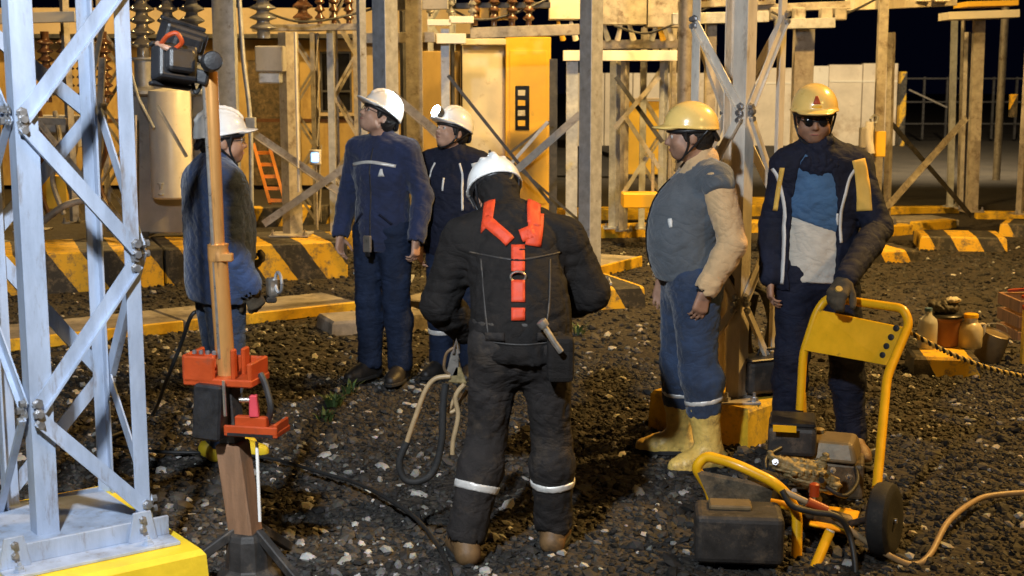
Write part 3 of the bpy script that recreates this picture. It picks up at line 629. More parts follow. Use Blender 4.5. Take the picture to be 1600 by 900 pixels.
brace(t, P(975, 180, 15.0), P(1030, 262, 15.0), .05, 'galv_warm'); brace(t, P(1010, 245, 15.05), P(975, 300, 15.05), .045, 'galv')
for px in (1020, 1047): MB().tube([P(px, 240, 15.0), P(px, 330, 15.0)], .02, 8).build('pipe', MAT['galv_warm'], t, smooth=40)
MB().box(P(1000, 312, 14.9), (.4, .35, .16)).build('operating_box', MAT['cab_yellow'], t, bev=.01)

# main near column at 922
t = thing('steel_support', 'wide pale steel column standing just right of the harnessed worker', 'steel column', V(P(922, 470, 10.7).x, 10.7, 0))
column(t, 922, 10.75, .2, TOP, .185, 'galv', 'L', 42)
brace(t, P(907, 178, 11.0), P(800, 272, 11.0), .06, 'galv_warm')

# column at 1100 behind, 1250
t = thing('steel_support', 'slim tan steel column behind the facing worker with the yellow helmet', 'steel column', V(P(1104, 300, 14).x, 14, 0))
column(t, 1106, 14.0, .1, Z(30, 14), .11, 'galv_warm', 'U')
bar(t, 'beam', P(1050, 30, 13.9), P(1200, 26, 13.9), .11, .14, 'galv'); bar(t, 'beam', P(1060, 8, 14.2), P(1210, 2, 14.2), .07, .14, 'galv_warm')
for px in (1070, 1100, 1190): insulator(t, P(px, 2, 14.0), .4, .06, 'brown_porcelain', 5)
t = thing('steel_support', 'dark brown steel column rising behind the right yellow helmet', 'steel column', V(P(1250, 300, 14.2).x, 14.2, 0))
column(t, 1250, 14.2, .1, Z(42, 14.2), .20, 'galv_warm', 'U')
bar(t, 'beam', P(1212, 38, 14.0), P(1302, 36, 14.0), .10, .2, 'galv'); bar(t, 'beam', P(1180, 14, 14.3), P(1325, 8, 14.3), .08, .2, 'galv_warm')
for px in (1210, 1248, 1290, 1312): MB().box(P(px, 22, 14.1), (.12, .14, .13)).build('clamp', MAT['galv_warm'], t, bev=.01)

# right portal frame
t = thing('portal_frame', 'tan steel portal with a crossed brace at the right, on striped plinths', 'steel frame', V(P(1378, 375, 15.0).x, 15.0, 0))
column(t, 1370, 14.7, .22, TOP, .10, 'galv_warm', 'U', px_top=1378); column(t, 1389, 15.1, .22, Z(50, 15), .09, 'galv_warm', 'L', px_top=1393)
column(t, 1506, 17.0, .22, Z(50, 17), .08, 'galv_warm', 'L', px_top=1511); column(t, 1521, 16.6, .22, Z(30, 16.6), .13, 'galv_warm', 'U', px_top=1528)
brace(t, P(1392, 193, 15.3), P(1517, 338, 16.4), .055, 'dark_steel'); brace(t, P(1510, 185, 16.4), P(1385, 325, 15.0), .07, 'galv_warm')
bar(t, 'beam', P(1328, 7, 14.8), P(1487, 0, 15.2), .13, .2, 'galv_lit')
for px in (1340, 1405, 1440, 1470): MB().box(P(px, -8, 15.0), (.16, .2, .16)).build('mechanism_box', MAT['cab_cream'], t, bev=.01)
MB().tube(smooth_path([P(1360, 190, 14.5), P(1357, 215, 14.5), P(1360, 240, 14.5)]), .05, 12, rs=None).build('switch_body', MAT['white_paint'], t, smooth=40)
MB().tube([P(1366, 200, 14.5), P(1368, 192, 14.45), P(1372, 184, 14.5), P(1366, 180, 14.5), P(1360, 186, 14.45), P(1362, 196, 14.5)], .014, 8).build('ring', MAT['galv'], t, smooth=40)
MB().box(P(1375, 225, 14.5), (.10, .1, .27)).build('junction_box', MAT['cab_yellow'], t, bev=.006)
MB().box(P(1352, 215, 14.52), (.12, .1, .22)).build('junction_box', MAT['grey_enamel'], t, bev=.006)
MB().box(P(1360, 275, 14.56), (.08, .08, .45)).build('operating_tube', MAT['galv_warm'], t, bev=.006)
t = thing('switch_stand', 'grey twin post stand with a shallow tan tray on top at the upper right', 'switch stand', V(P(1492, 300, 18.5).x, 18.5, 0))
column(t, 1486, 18.6, .1, Z(30, 18.6), .08, 'galv', 'U', px_top=1489); column(t, 1500, 18.8, .1, Z(30, 18.8), .06, 'galv_warm', 'L', px_top=1503)
a = P(1474, 26, 16.5); b = P(1584, 22, 16.5); bar(t, 'tray', a, b, .09, .4, 'cab_cream')
a = P(1500, 8, 16.6); b = P(1580, 6, 16.6); bar(t, 'tray_rim', a, b, .06, .5, 'cab_yellow')
t = thing('steel_support', 'tan steel column cut by the right edge of the view', 'steel column', V(P(1597, 350, 16.5).x, 16.5, 0))
column(t, 1597, 16.5, .2, Z(62, 16.5), .10, 'galv_warm', 'L'); MB().box(P(1583, 165, 16.6), (.09, .05, .28)).build('striped_marker', MAT['hazard'], t)


def small_lattice(label, px, d, s, ztop, m='galv_warm', pitch=.45):
    n = int((ztop - .1) / pitch); z_ = [.15 + (ztop - .2) * k / n for k in range(n + 1)]
    return lattice_tower(label, sq(px, d, s, .05), ztop, s * .16, .006,
        [(0, 1, [(z_[k], z_[k + 1]) if k % 2 else (z_[k + 1], z_[k]) for k in range(n)]), (1, 2, [(z_[k], z_[k + 1]) for k in range(n)]), (2, 3, [(z_[k], z_[k + 1]) if k % 2 == 0 else (z_[k + 1], z_[k]) for k in range(n)])], m, s * .10, bolts=False, name='lattice_pedestal', group='slim lattice pedestals')
small_lattice('slim tan lattice pedestal left of the white cylinder', 172, 15.5, .36, 3.4)
small_lattice('slim tan lattice pedestal between the ochre building and the wide pale grey column', 540, 17.0, .34, 3.2)
small_lattice('slim pale lattice pedestal between the tan column and the ochre cabinet', 690, 19.0, .36, 3.2, 'galv')
small_lattice('slim tan lattice pedestal behind the white crossbeam', 1022, 19.5, .36, 2.6)
small_lattice('slim tan lattice pedestal behind the facing yellow helmet', 1068, 18.0, .34, 3.2)
t = thing('busbar_support', 'high crossbeam with brown insulators running over the left workers', 'switch', P(520, 100, 14.6) * 1.0); ORG[t.name] = Vector(t.location)
bar(t, 'beam', P(395, 44, 14.6), P(560, 42, 14.6), .07, .12, 'galv_warm')
for x in (500, 522, 545): insulator(t, P(x, 38, 14.6), .5, .055, 'brown_porcelain', 5)
column(t, 520, 14.8, .1, Z(48, 14.8), .07, 'galv', 'U')
t = thing('bolted_bracket', 'pair of pale diagonal struts between the wide columns above the harnessed worker', 'brace', P(760, 300, 12.0))
brace(t, P(660, 190, 12.0), P(745, 275, 12.0), .05, 'galv_warm'); brace(t, P(700, 118, 12.4), P(862, 320, 12.4), .03, 'dark_steel'); brace(t, P(856, 190, 12.45), P(760, 300, 12.45), .03, 'galv')

for k, (pts, lb) in enumerate((([(395, 10, 13.5), (470, 34, 14), (560, 20, 14.5), (640, -8, 14)], 'thin sagging conductor over the ochre building'), ([(690, 5, 13.9), (742, 30, 14.1), (800, 22, 14.2), (862, -5, 14.4)], 'sagging conductor over the ochre cabinet'), ([(960, 40, 15), (1010, 52, 15), (1070, 30, 14.6), (1130, 0, 14.2)], 'sagging conductor left of the middle lattice tower'), ([(1205, 18, 14.0), (1262, 40, 14.0), (1330, 18, 14.2), (1380, -8, 14.5)], 'sagging conductor right of the middle lattice tower'))):
    o = MB().tube(smooth_path([P(*q) for q in pts], 8), .013, 8).build('conductor', MAT['dark_steel'], None, smooth=50); tag(o, lb, 'cable')

# ------------------------------------------------------------------ foundations, kerbs and trench slabs
def strip(label, pa, pb, depth, z, m, name='kerb', zb=-.05, lip=None, group='painted kerbs'):
    """kerb along the front line pa-pb, extending depth away from the camera"""
    a, b = Vector(pa), Vector(pb); d = (b - a); Ln = d.length; rz = math.atan2(d.y, d.x); c = (a + b) / 2
    t = thing(name, label, name.replace('_', ' '), (c.x, c.y, 0), rz, group, local=True)
    nseg = max(1, int(Ln / 1.25)); g = .012
    for k in range(nseg):
        x0 = -Ln / 2 + k * Ln / nseg + g / 2; x1 = -Ln / 2 + (k + 1) * Ln / nseg - g / 2
        dz = random.uniform(-.006, .006)
        MB().box(((x0 + x1) / 2, depth / 2, (z + zb) / 2 + dz), (x1 - x0, depth, z - zb), Matrix.Rotation(random.uniform(-.003, .003), 3, 'Z')).build('kerb_stone', MAT[m], t, bev=.012)
        if lip:
            MB().box(((x0 + x1) / 2, -.022, z * .5 + dz), (x1 - x0 - .02, .03, z + .02), Matrix.Rotation(random.uniform(-.003, .003), 3, 'Z')).build('painted_edge', MAT[lip], t, bev=.008)
    return t
strip('long foundation wall with black and yellow stripes behind the first worker', G(-60, 462), G(545, 430), 1.1, .33, 'hazard_c', 'foundation_wall', group='striped foundations')
strip('grey cable trench slab with a yellow edge running behind the three workers at the left', G(-40, 552), G(562, 484), .62, .07, 'concrete', 'cable_trench', lip='yellow_paint', group='cable trench slabs')
strip('striped kerb in cool lit tones behind the legs of the pale tower', G(-30, 420, .0), G(128, 452, .0), .12, .30, 'hazard_lit', 'kerb')
strip('grey cable trench slab beside the wide steel column', G(700, 492), G(1000, 414), .5, .09, 'concrete', 'cable_trench', lip='yellow_paint', group='cable trench slabs')
strip('yellow kerb between the facing worker and the slim switch posts', G(690, 376), G(1200, 362), .3, .12, 'yellow_paint')
strip('far yellow kerb under the slim switch posts', G(880, 345), G(1230, 335), .3, .14, 'yellow_paint')
strip('long striped kerb in front of the ochre building', G(395, 352), G(760, 338), .25, .22, 'hazard')
strip('pale yellow ledge in front of the ochre cabinet', G(470, 392), G(760, 378), .35, .16, 'yellow_paint')
strip('yellow kerb bordering the paved yard at the right', G(1385, 334), G(1500, 333), .18, .09, 'yellow_paint')
strip('yellow kerb bordering the paved yard at the far right edge', G(1525, 341), G(1720, 344), .18, .09, 'yellow_paint')
strip('short yellow kerb left of the right portal', G(1373, 366), G(1428, 362), .2, .09, 'yellow_paint')
strip('short yellow kerb between the two portal plinths', G(1440, 359), G(1496, 354), .2, .09, 'yellow_paint')
strip('grey slab behind the portal plinths', G(1370, 352), G(1500, 349), .7, .05, 'concrete', 'cable_trench', group='cable trench slabs')
strip('yellow kerb behind the middle lattice tower', G(1165, 322), G(1345, 322), .2, .12, 'yellow_paint')
def block(label, x0, x1, yb, z, dep, m='hazard_b', skew=0):
    a = G(x0, yb); b = G(x1, yb + skew); d = (b - a); n = V(-d.y, d.x, 0).normalized() * dep
    return plinth(label, [a, b, b + n, a + n], z, MAT[m])
block('striped plinth under the left leg of the right portal', 1352, 1434, 412, .13, .6, skew=-2)
block('wide striped plinth under the right leg of the right portal', 1438, 1572, 387, .13, .7, skew=3)
block('striped plinth cut by the right edge of the view', 1562, 1690, 367, .14, .7, skew=6)
block('striped plinth under the wide column right of the harnessed worker', 870, 1006, 487, .17, .8, skew=-8)
block('low dirty plinth behind the legs of the worker in navy', 520, 676, 522, .09, .40, 'concrete', skew=-12)
block('yellow and black block carrying the bucket and bottles at the right', 1428, 1530, 587, .12, .36, skew=3)

# ------------------------------------------------------------------ buildings and walls behind
bd = 24.0
t = thing('substation_building', 'ochre rendered building with a dark window behind the left workers', 'building', V(P(500, 290, bd).x, bd, 0))
xl, xr = P(-260, 200, bd).x, P(720, 200, bd).x; zt = Z(16, bd)
wx0, wx1, wz0, wz1 = P(499, 100, bd).x, P(549, 100, bd).x, Z(176, bd), Z(80, bd)
for (a, b, c, d_) in ((xl, wx0, 0, Z(62, bd)), (wx1, xr, 0, Z(62, bd)), (wx0, wx1, 0, wz0), (wx0, wx1, wz1, Z(62, bd))):
    MB().box(((a + b) / 2, bd + .15, (c + d_) / 2), (b - a - .002, .3, d_ - c)).build('wall', MAT['ochre'], t)
MB().box(((xl + xr) / 2, bd - .10, (zt + Z(60, bd)) / 2 + .012), (xr - xl + .4, .9, zt - Z(60, bd))).build('parapet', MAT['cream'], t)
MB().box(((xl + xr) / 2, bd - .58, Z(58, bd)), (xr - xl + .4, .05, .07)).build('drip_moulding', MAT['dark_steel'], t)
MB().box(((xl + xr) / 2, bd + 3, Z(60, bd) + .2), (xr - xl - .1, 5.4, .1)).build('roof', MAT['concrete'], t)
fr = MB(); cxw = (wx0 + wx1) / 2
for x in (wx0 + .02, cxw, wx1 - .02): fr.box((x, bd + .06, (wz0 + wz1) / 2), (.035, .05, wz1 - wz0))
for z in (wz0 + .02, wz0 + (wz1 - wz0) * .35, wz1 - .02): fr.box((cxw, bd + .062, z), (wx1 - wx0 - .01, .045, .035))
w_ = fr.build('window', MAT['dark_steel'], t)
MB().box((cxw, bd + .12, (wz0 + wz1) / 2), (wx1 - wx0, .012, wz1 - wz0)).build('pane', MAT['glass_dark'], w_)
MB().box((cxw, bd - .05, wz0 - .03), (wx1 - wx0 + .14, .2, .05)).build('sill', MAT['cream'], t)
MB().box(((xl + xr) / 2, bd - .014, Z(188, bd)), (xr - xl, .03, .06)).build('dark_band', MAT['brown_porcelain'], t)
MB().box((P(430, 200, bd).x, bd - .012, 1.1), (.9, .03, 2.2)).build('door', MAT['engine'], t)
MB().box((P(573, 160, bd).x, bd - .1, 1.3), (.32, .16, 2.6)).build('pilaster', MAT['cream'], t)

wd = 39.0
t = thing('perimeter_wall', 'pale rendered perimeter wall with a raised section behind the yellow helmets', 'wall', V(P(1200, 225, wd).x, wd, 0))
def wall_seg(px0, px1, ytop, m='block_wall', dy=0, nm='wall_panel'):
    a, b = P(px0, 200, wd).x, P(px1, 200, wd).x; z = Z(ytop, wd)
    MB().box(((a + b) / 2, wd + .12 + dy, z / 2), (b - a - .02, .24, z)).build(nm, MAT[m], t, bev=.01)
for k in range(6): wall_seg(900 + 44 * k, 944 + 44 * k, 114)
wall_seg(1164, 1264, 106); wall_seg(1264, 1292, 103, 'cab_cream', -.06, 'pier')
wall_seg(1292, 1345, 101); wall_seg(1345, 1400, 99)
for (a_, b_, y_) in ((1164, 1264, 130), (1292, 1400, 127)):
    xa_, xb_ = P(a_, 200, wd).x, P(b_, 200, wd).x; MB().box(((xa_ + xb_) / 2, wd - .015, Z(y_, wd)), (xb_ - xa_ - .05, .03, .05)).build('moulding', MAT['cab_cream'], t)
wall_seg(1399, 1410, 112, 'hazard', -.3, 'striped_pier')
t = thing('site_fence', 'dark railing fence far behind the right portal', 'fence', V(P(1500, 200, 44).x, 44, 0))
for k in range(8):
    x = P(1405 + 36 * k, 200, 44).x; MB().box((x, 44, 1.0), (.07, .07, 2.0)).build('post', MAT['dark_steel'], t)
for z in (.5, 1.2, 1.95): MB().box((P(1530, 200, 44).x, 43.94, z), (5.6, .04, .05)).build('rail', MAT['dark_steel'], t)
MB().beam(P(1420, 140, 43.9), P(1480, 168, 43.9), (0, 0, 1), .05, .04).build('stay', MAT['galv_warm'], t)
# low ochre wall and ladder
t = thing('low_wall', 'bright ochre low wall seen between the slim switch posts', 'wall', V(P(1000, 240, 27).x, 27, 0))
MB().box((P(1000, 200, 27).x, 27, Z(158, 27) / 2), (1.0, .25, Z(158, 27))).build('wall_panel', MAT['cab_yellow'], t, bev=.01)
MB().box((P(1000, 200, 27).x, 26.97, Z(157, 27) + .03), (1.08, .33, .05)).build('coping', MAT['cream'], t, bev=.01)
t = thing('ladder', 'orange ladder leaning behind the first worker', 'ladder', V(P(432, 310, 14.5).x, 14.5, 0))
a0, a1 = P(420, 225, 14.3), P(446, 318, 14.0)
for dx in (-.16, 0): MB().beam(a0 + V(dx, 0, 0), a1 + V(dx, 0, 0), (1, 0, 0), .03, .05).build('rail', MAT['orange_metal'], t)
for k in range(5):
    p = a0.lerp(a1, .15 + .2 * k); MB().beam(p + V(-.17, .01, 0), p + V(.0, .01, 0), (0, 0, 1), .035, .03).build('rung', MAT['orange_metal'], t)
t = thing('lit_device', 'small box with a lit blue screen on a thin post', 'device', V(P(492, 246, 15).x, 15, 0))
p = P(492, 246, 15); MB().tube([V(p.x, 15.06, 0), V(p.x, 15.06, p.z - .06)], .015, 8).build('post', MAT['galv_warm'], t, smooth=40)
MB().box(p + V(0, .03, 0), (.13, .05, .17)).build('case', MAT['cab_cream'], t, bev=.01); MB().box(p, (.08, .012, .10)).build('screen', MAT['screen'], t, bev=.01)
# ================================================================== BODY SURFACE ENGINE
def _n(a): a = np.asarray(a, float); return a / (np.linalg.norm(a) + 1e-9)
class Field:
    """signed distance field on a grid, turned into one closed mesh"""
    def __init__(s): s.p = []
    def cone(s, a, b, ra, rb, k=.02, sy=1.0, op='u', sx=1.0): s.p.append(('c', np.array(a, float), np.array(b, float), ra, rb, k, sy, op, sx)); return s
    def ell(s, c, r, R=None, k=.02, op='u'): s.p.append(('e', np.array(c, float), np.array(r, float), None if R is None else np.array(R, float), None, k, 1, op, 1)); return s
    def plane(s, pt, n):     # keeps the side against n
        s.p.append(('p', np.array(pt, float), _n(n), 0, 0, 0, 1, 'i', 1)); return s
    def limb(s, pts, rs, k=.02, sy=1.0):
        for i in range(len(pts) - 1): s.cone(pts[i], pts[i + 1], rs[i], rs[i + 1], k, sy)
        return s
    def mesh(s, h=.008, fold=0, fseed=1, flen=.11, recut=True):
        lo = np.array([9.] * 3); hi = -lo
        for q in s.p:
            if q[7] != 'u': continue
            if q[0] == 'c':
                r = max(q[3], q[4]) * max(1, q[6], q[8]) + .02
                lo = np.minimum(lo, np.minimum(q[1], q[2]) - r); hi = np.maximum(hi, np.maximum(q[1], q[2]) + r)
            else:
                r = q[2].max() + .02; lo = np.minimum(lo, q[1] - r); hi = np.maximum(hi, q[1] + r)
        lo -= fold; hi += fold
        n = np.ceil((hi - lo) / h).astype(int) + 2
        D = np.full(n, .25, np.float32)
        ax = [lo[i] + h * np.arange(n[i]) for i in range(3)]
        for q in s.p:
            kind, A, B, ra, rb, k, sy, op, sx = q
            if kind == 'p':
                d = ((ax[0][:, None, None] - A[0]) * B[0] + (ax[1][None, :, None] - A[1]) * B[1] + (ax[2][None, None, :] - A[2]) * B[2]).astype(np.float32)
                D = np.maximum(D, d); continue
            if kind == 'c': m = max(ra, rb) * max(1, sy, sx) + .05 + k; l = np.minimum(A, B) - m; u = np.maximum(A, B) + m
            else: m = B.max() + .05 + k; l = A - m; u = A + m
            i0 = np.clip(((l - lo) / h).astype(int), 0, n); i1 = np.clip(((u - lo) / h).astype(int) + 1, 0, n)
            if (i1 <= i0).any(): continue
            X = ax[0][i0[0]:i1[0], None, None]; Y = ax[1][None, i0[1]:i1[1], None]; Zz = ax[2][None, None, i0[2]:i1[2]]
            if kind == 'c':
                ab = B - A; L2 = max(ab @ ab, 1e-9)
                px, py, pz = X - A[0], Y - A[1], Zz - A[2]
                t = np.clip((px * ab[0] + py * ab[1] + pz * ab[2]) / L2, 0, 1)
                dx, dy, dz = (px - ab[0] * t) / sx, (py - ab[1] * t) / sy, pz - ab[2] * t
                d = (np.sqrt(dx * dx + dy * dy + dz * dz) - (ra + (rb - ra) * t)) * min(1, sy, sx)
            else:
                px, py, pz = X - A[0], Y - A[1], Zz - A[2]
                if ra is not None:
                    R = ra; qx = px * R[0, 0] + py * R[1, 0] + pz * R[2, 0]; qy = px * R[0, 1] + py * R[1, 1] + pz * R[2, 1]; qz = px * R[0, 2] + py * R[1, 2] + pz * R[2, 2]
                else: qx, qy, qz = px, py, pz
                qn = np.sqrt((qx / B[0]) ** 2 + (qy / B[1]) ** 2 + (qz / B[2]) ** 2) + 1e-6
                gn = np.sqrt((qx / B[0] ** 2) ** 2 + (qy / B[1] ** 2) ** 2 + (qz / B[2] ** 2) ** 2) + 1e-6
                d = qn * (qn - 1) / gn
            S = D[i0[0]:i1[0], i0[1]:i1[1], i0[2]:i1[2]]
            if op == 'u':
                hh = np.clip(.5 + .5 * (S - d) / k, 0, 1); S[...] = S * (1 - hh) + d * hh - k * hh * (1 - hh)
            elif op == 's':
                S[...] = np.maximum(S, -d)
        if fold:
            rng = np.random.default_rng(fseed); X = ax[0][:, None, None]; Y = ax[1][None, :, None]; Zz = ax[2][None, None, :]
            F = np.zeros(n, np.float32); w = 2 * pi / flen
            for i in range(5):
                a = rng.normal(size=3); a[2] *= 1.5; a = a / np.linalg.norm(a) * w * rng.uniform(.6, 1.5); b = rng.normal(size=3); b = b / np.linalg.norm(b) * w * .6
                ph = rng.uniform(0, 6, 2)
                v = np.sin(X * a[0] + Y * a[1] + Zz * a[2] + ph[0] + 1.6 * np.sin(X * b[0] + Y * b[1] + Zz * b[2] + ph[1]))
                F += (1 - np.abs(v)) ** 2 - .35
            D = D + F * (fold / 2.0)
            # keep clean cuts after folding
            for q in s.p:
                if q[0] == 'p' and recut:
                    A, B = q[1], q[2]
                    D = np.maximum(D, ((ax[0][:, None, None] - A[0]) * B[0] + (ax[1][None, :, None] - A[1]) * B[1] + (ax[2][None, None, :] - A[2]) * B[2]).astype(np.float32))
        D[0] = D[-1] = .1; D[:, 0] = D[:, -1] = .1; D[:, :, 0] = D[:, :, -1] = .1
        return surface_net(D, lo, h)
def surface_net(D, lo, h):
    I = D < 0; c = I[:-1, :-1, :-1].astype(np.int8)
    for (a, b, e) in ((1, 0, 0), (0, 1, 0), (0, 0, 1), (1, 1, 0), (1, 0, 1), (0, 1, 1), (1, 1, 1)):
        c = c + I[a:I.shape[0] - 1 + a, b:I.shape[1] - 1 + b, e:I.shape[2] - 1 + e]
    act = (c > 0) & (c < 8); idx = np.argwhere(act); idm = np.full(act.shape, -1, np.int64); idm[act] = np.arange(len(idx))
    corners = [np.array(k) for k in ((0, 0, 0), (1, 0, 0), (0, 1, 0), (1, 1, 0), (0, 0, 1), (1, 0, 1), (0, 1, 1), (1, 1, 1))]
    val = [D[tuple((idx + k).T)] for k in corners]
    S = np.zeros((len(idx), 3)); W = np.zeros(len(idx))
    for a, b in ((0, 1), (2, 3), (4, 5), (6, 7), (0, 2), (1, 3), (4, 6), (5, 7), (0, 4), (1, 5), (2, 6), (3, 7)):
        va, vb = val[a], val[b]; m = (va < 0) != (vb < 0)
        t = np.where(m, va / np.where(m, va - vb, 1), 0)
        S += m[:, None] * (corners[a] + (corners[b] - corners[a]) * t[:, None]); W += m
    verts = (idx + S / W[:, None]) * h + lo
    faces = []
    for axn in range(3):
        sl0 = [slice(None)] * 3; sl1 = [slice(None)] * 3; sl0[axn] = slice(0, -1); sl1[axn] = slice(1, None)
        A, B = I[tuple(sl0)], I[tuple(sl1)]; e = np.argwhere(A != B); ins = A[tuple(e.T)]
        u = (axn + 1) % 3; v = (axn + 2) % 3; eu = np.zeros(3, int); ev = np.zeros(3, int); eu[u] = 1; ev[v] = 1
        ok = (e[:, u] > 0) & (e[:, v] > 0) & (e[:, u] < D.shape[u] - 1) & (e[:, v] < D.shape[v] - 1); e = e[ok]; ins = ins[ok]
        q = np.stack([idm[tuple((e - eu - ev).T)], idm[tuple((e - ev).T)], idm[tuple(e.T)], idm[tuple((e - eu).T)]], 1)
        q[~ins] = q[~ins][:, ::-1]; faces.append(q)
    return verts, np.concatenate(faces)
def fobj(name, vf, m, parent, smooth_it=1):
    v, f = vf
    if smooth_it:
        n = len(v); acc = np.zeros((n, 3)); cnt = np.zeros(n)
        for a, b in ((0, 1), (1, 2), (2, 3), (3, 0)):
            np.add.at(acc, f[:, a], v[f[:, b]]); np.add.at(acc, f[:, b], v[f[:, a]]); np.add.at(cnt, f[:, a], 1); np.add.at(cnt, f[:, b], 1)
        v = v * .5 + .5 * acc / cnt[:, None]
    me = bpy.data.meshes.new(name); me.vertices.add(len(v)); me.vertices.foreach_set('co', v.ravel().astype(np.float32))
    me.loops.add(f.size); me.loops.foreach_set('vertex_index', f.ravel().astype(np.int32)); me.polygons.add(len(f)); me.polygons.foreach_set('loop_start', np.arange(0, f.size, 4, dtype=np.int32))
    me.update(); me.shade_smooth(); me.materials.append(m); o = bpy.data.objects.new(name, me); link(o, parent)
    return o, BVHTree.FromPolygons([Vector(a) for a in v], [tuple(int(i) for i in q) for q in f]) if len(f) < 90000 else None
def patch(name, bvh, pts, w, m, parent, view=(0, 1, 0), t=.004, step=.012, off=.002, taper=None):
    """ribbon laid on a surface: pts are 3d points seen from direction view (person's own axes)"""
    if bvh is None: return None
    pts = smooth_path(pts, 6); out = Vector(view).normalized(); L = [0]
    for i in range(1, len(pts)): L.append(L[-1] + (pts[i] - pts[i - 1]).length)
    n = max(2, int(L[-1] / step)); rows = []
    nw = max(1, int(w / step))
    for i in range(n + 1):
        s_ = L[-1] * i / n; k = min(len(L) - 2, max(j for j in range(len(L)) if L[j] <= s_ + 1e-9)); u = (s_ - L[k]) / max(1e-6, L[k + 1] - L[k])
        p = pts[k].lerp(pts[k + 1], u); d = (pts[k + 1] - pts[k]).normalized(); side = d.cross(out).normalized(); row = []
        ww = w * (1 if taper is None else taper(i / n))
        for j in range(nw + 1):
            q = p + side * (j / nw - .5) * ww; hit = bvh.ray_cast(q + out * .8, -out, 1.6)
            row.append(None if hit[0] is None else hit[0] + out * off)
        rows.append(row)
    good = [all(p is not None for p in r) for r in rows]; runs = []; s0 = None
    for i in range(n + 1):
        jump = i > 0 and good[i] and good[i - 1] and max((a_ - b_).length for a_, b_ in zip(rows[i], rows[i - 1])) > step * 3.2
        if good[i] and (s0 is None or jump):
            if s0 is not None: runs.append((i - s0, s0, i))
            s0 = i
        elif not good[i] and s0 is not None: runs.append((i - s0, s0, i)); s0 = None
    if s0 is not None: runs.append((n + 1 - s0, s0, n + 1))
    if not runs: return None
    _, ia, ib = max(runs); rows = rows[ia:ib]; n = len(rows) - 1
    if n < 1: return None
    vs = []; ids = {}
    for i, r in enumerate(rows):
        for j, p in enumerate(r):
            if p is not None: ids[(i, j)] = len(vs); vs.append(p)
    fs = []
    for i in range(n):
        for j in range(nw):
            k4 = [(i, j), (i, j + 1), (i + 1, j + 1), (i + 1, j)]
            if all(k in ids for k in k4):
                q = [vs[ids[k]] for k in k4]
                if max((q[a] - q[b]).length for a in range(4) for b in range(a)) < step * 5: fs.append(tuple(ids[k] for k in k4))
    me = bpy.data.meshes.new(name); me.from_pydata(vs, [], fs); me.update(); me.shade_smooth(); me.materials.append(m)
    o = bpy.data.objects.new(name, me); link(o, parent)
    sm = o.modifiers.new('thickness', 'SOLIDIFY'); sm.thickness = t; sm.offset = 0
    return o

# ================================================================== PEOPLE
def rotm(yaw=0, pitch=0, roll=0):
    """head frame: yaw left positive, pitch up positive, roll to own right positive"""
    return Matrix.Rotation(radians(yaw), 3, 'Z') @ Matrix.Rotation(radians(pitch), 3, 'X') @ Matrix.Rotation(radians(roll), 3, 'Y')
def hand_chain(w, d, nrm, side, s=1.0, curl=25, spread=.0, thumb_in=.3):
    """returns palm and finger segments: w wrist, d pointing direction, nrm out of the palm, side = +1 if thumb lies on +cross side"""
    w = Vector(w); d = Vector(d).normalized(); nrm = Vector(nrm); nrm = (nrm - d * nrm.dot(d)).normalized(); x = d.cross(nrm) * side
    segs = []; K = []
    for i, (o, ln) in enumerate(((.030, .072), (.010, .080), (-.010, .075), (-.029, .060))):
        o *= s; ln *= s; kn = w + d * (.088 * s - abs(i - 1.2) * .004) + x * o
        segs.append(('palm', w + x * o * .6 + d * .01, kn, .0155 * s, .0125 * s))
        p = kn; a = curl * (.8 + .12 * i)
        for j, f in enumerate((.45, .30, .25)):
            ang_ = radians(a * (j + 1) * .75); dd = d * cos(ang_) + nrm * sin(ang_) + x * (o / s) * spread * 4; q = p + dd.normalized() * ln * f
            segs.append(('f', p, q, .0088 * s * (1 - .09 * j), .0082 * s * (1 - .10 * (j + 1)))); p = q
    b = w + d * .022 * s + x * .026 * s
    dd = (d * .62 + x * (.75 - thumb_in * .5) + nrm * (.25 + thumb_in)).normalized(); k = b + dd * .042 * s
    segs.append(('f', b, k, .0145 * s, .0105 * s)); dd2 = (dd + d * .5 + nrm * .15).normalized(); segs.append(('f', k, k + dd2 * .03 * s, .0102 * s, .0085 * s)); segs.append(('f', k + dd2 * .03 * s, k + (dd2 + d * .2).normalized() * .055 * s, .0088 * s, .0072 * s))
    return segs
BASE = dict(pelvis=(0, 0, .94), waist=(0, .0, 1.08), chest=(0, 0, 1.27), neck=(0, -.015, 1.45), head=(0, .02, 1.615),
            hipL=(-.09, 0, .91), hipR=(.09, 0, .91), kneeL=(-.10, .02, .50), kneeR=(.10, .02, .50), ankL=(-.11, -.02, .085), ankR=(.11, -.02, .085), toeL=(-.14, .15, .03), toeR=(.14, .15, .03),
            shL=(-.18, -.01, 1.40), shR=(.18, -.01, 1.40), elL=(-.235, -.03, 1.12), elR=(.235, -.03, 1.12), wrL=(-.25, .03, .87), wrR=(.25, .03, .87),
            hL=(0, .1, -1), hR=(0, .1, -1), nL=(1, 0, 0), nR=(-1, 0, 0), cL=30, cR=30, hy=0, hp=0, hr=0)
def head_frame(J): return rotm(J['hy'], J['hp'], J['hr'])
def hp_(J, x, y, z): return Vector(J['head']) + head_frame(J) @ Vector((x, y, z))
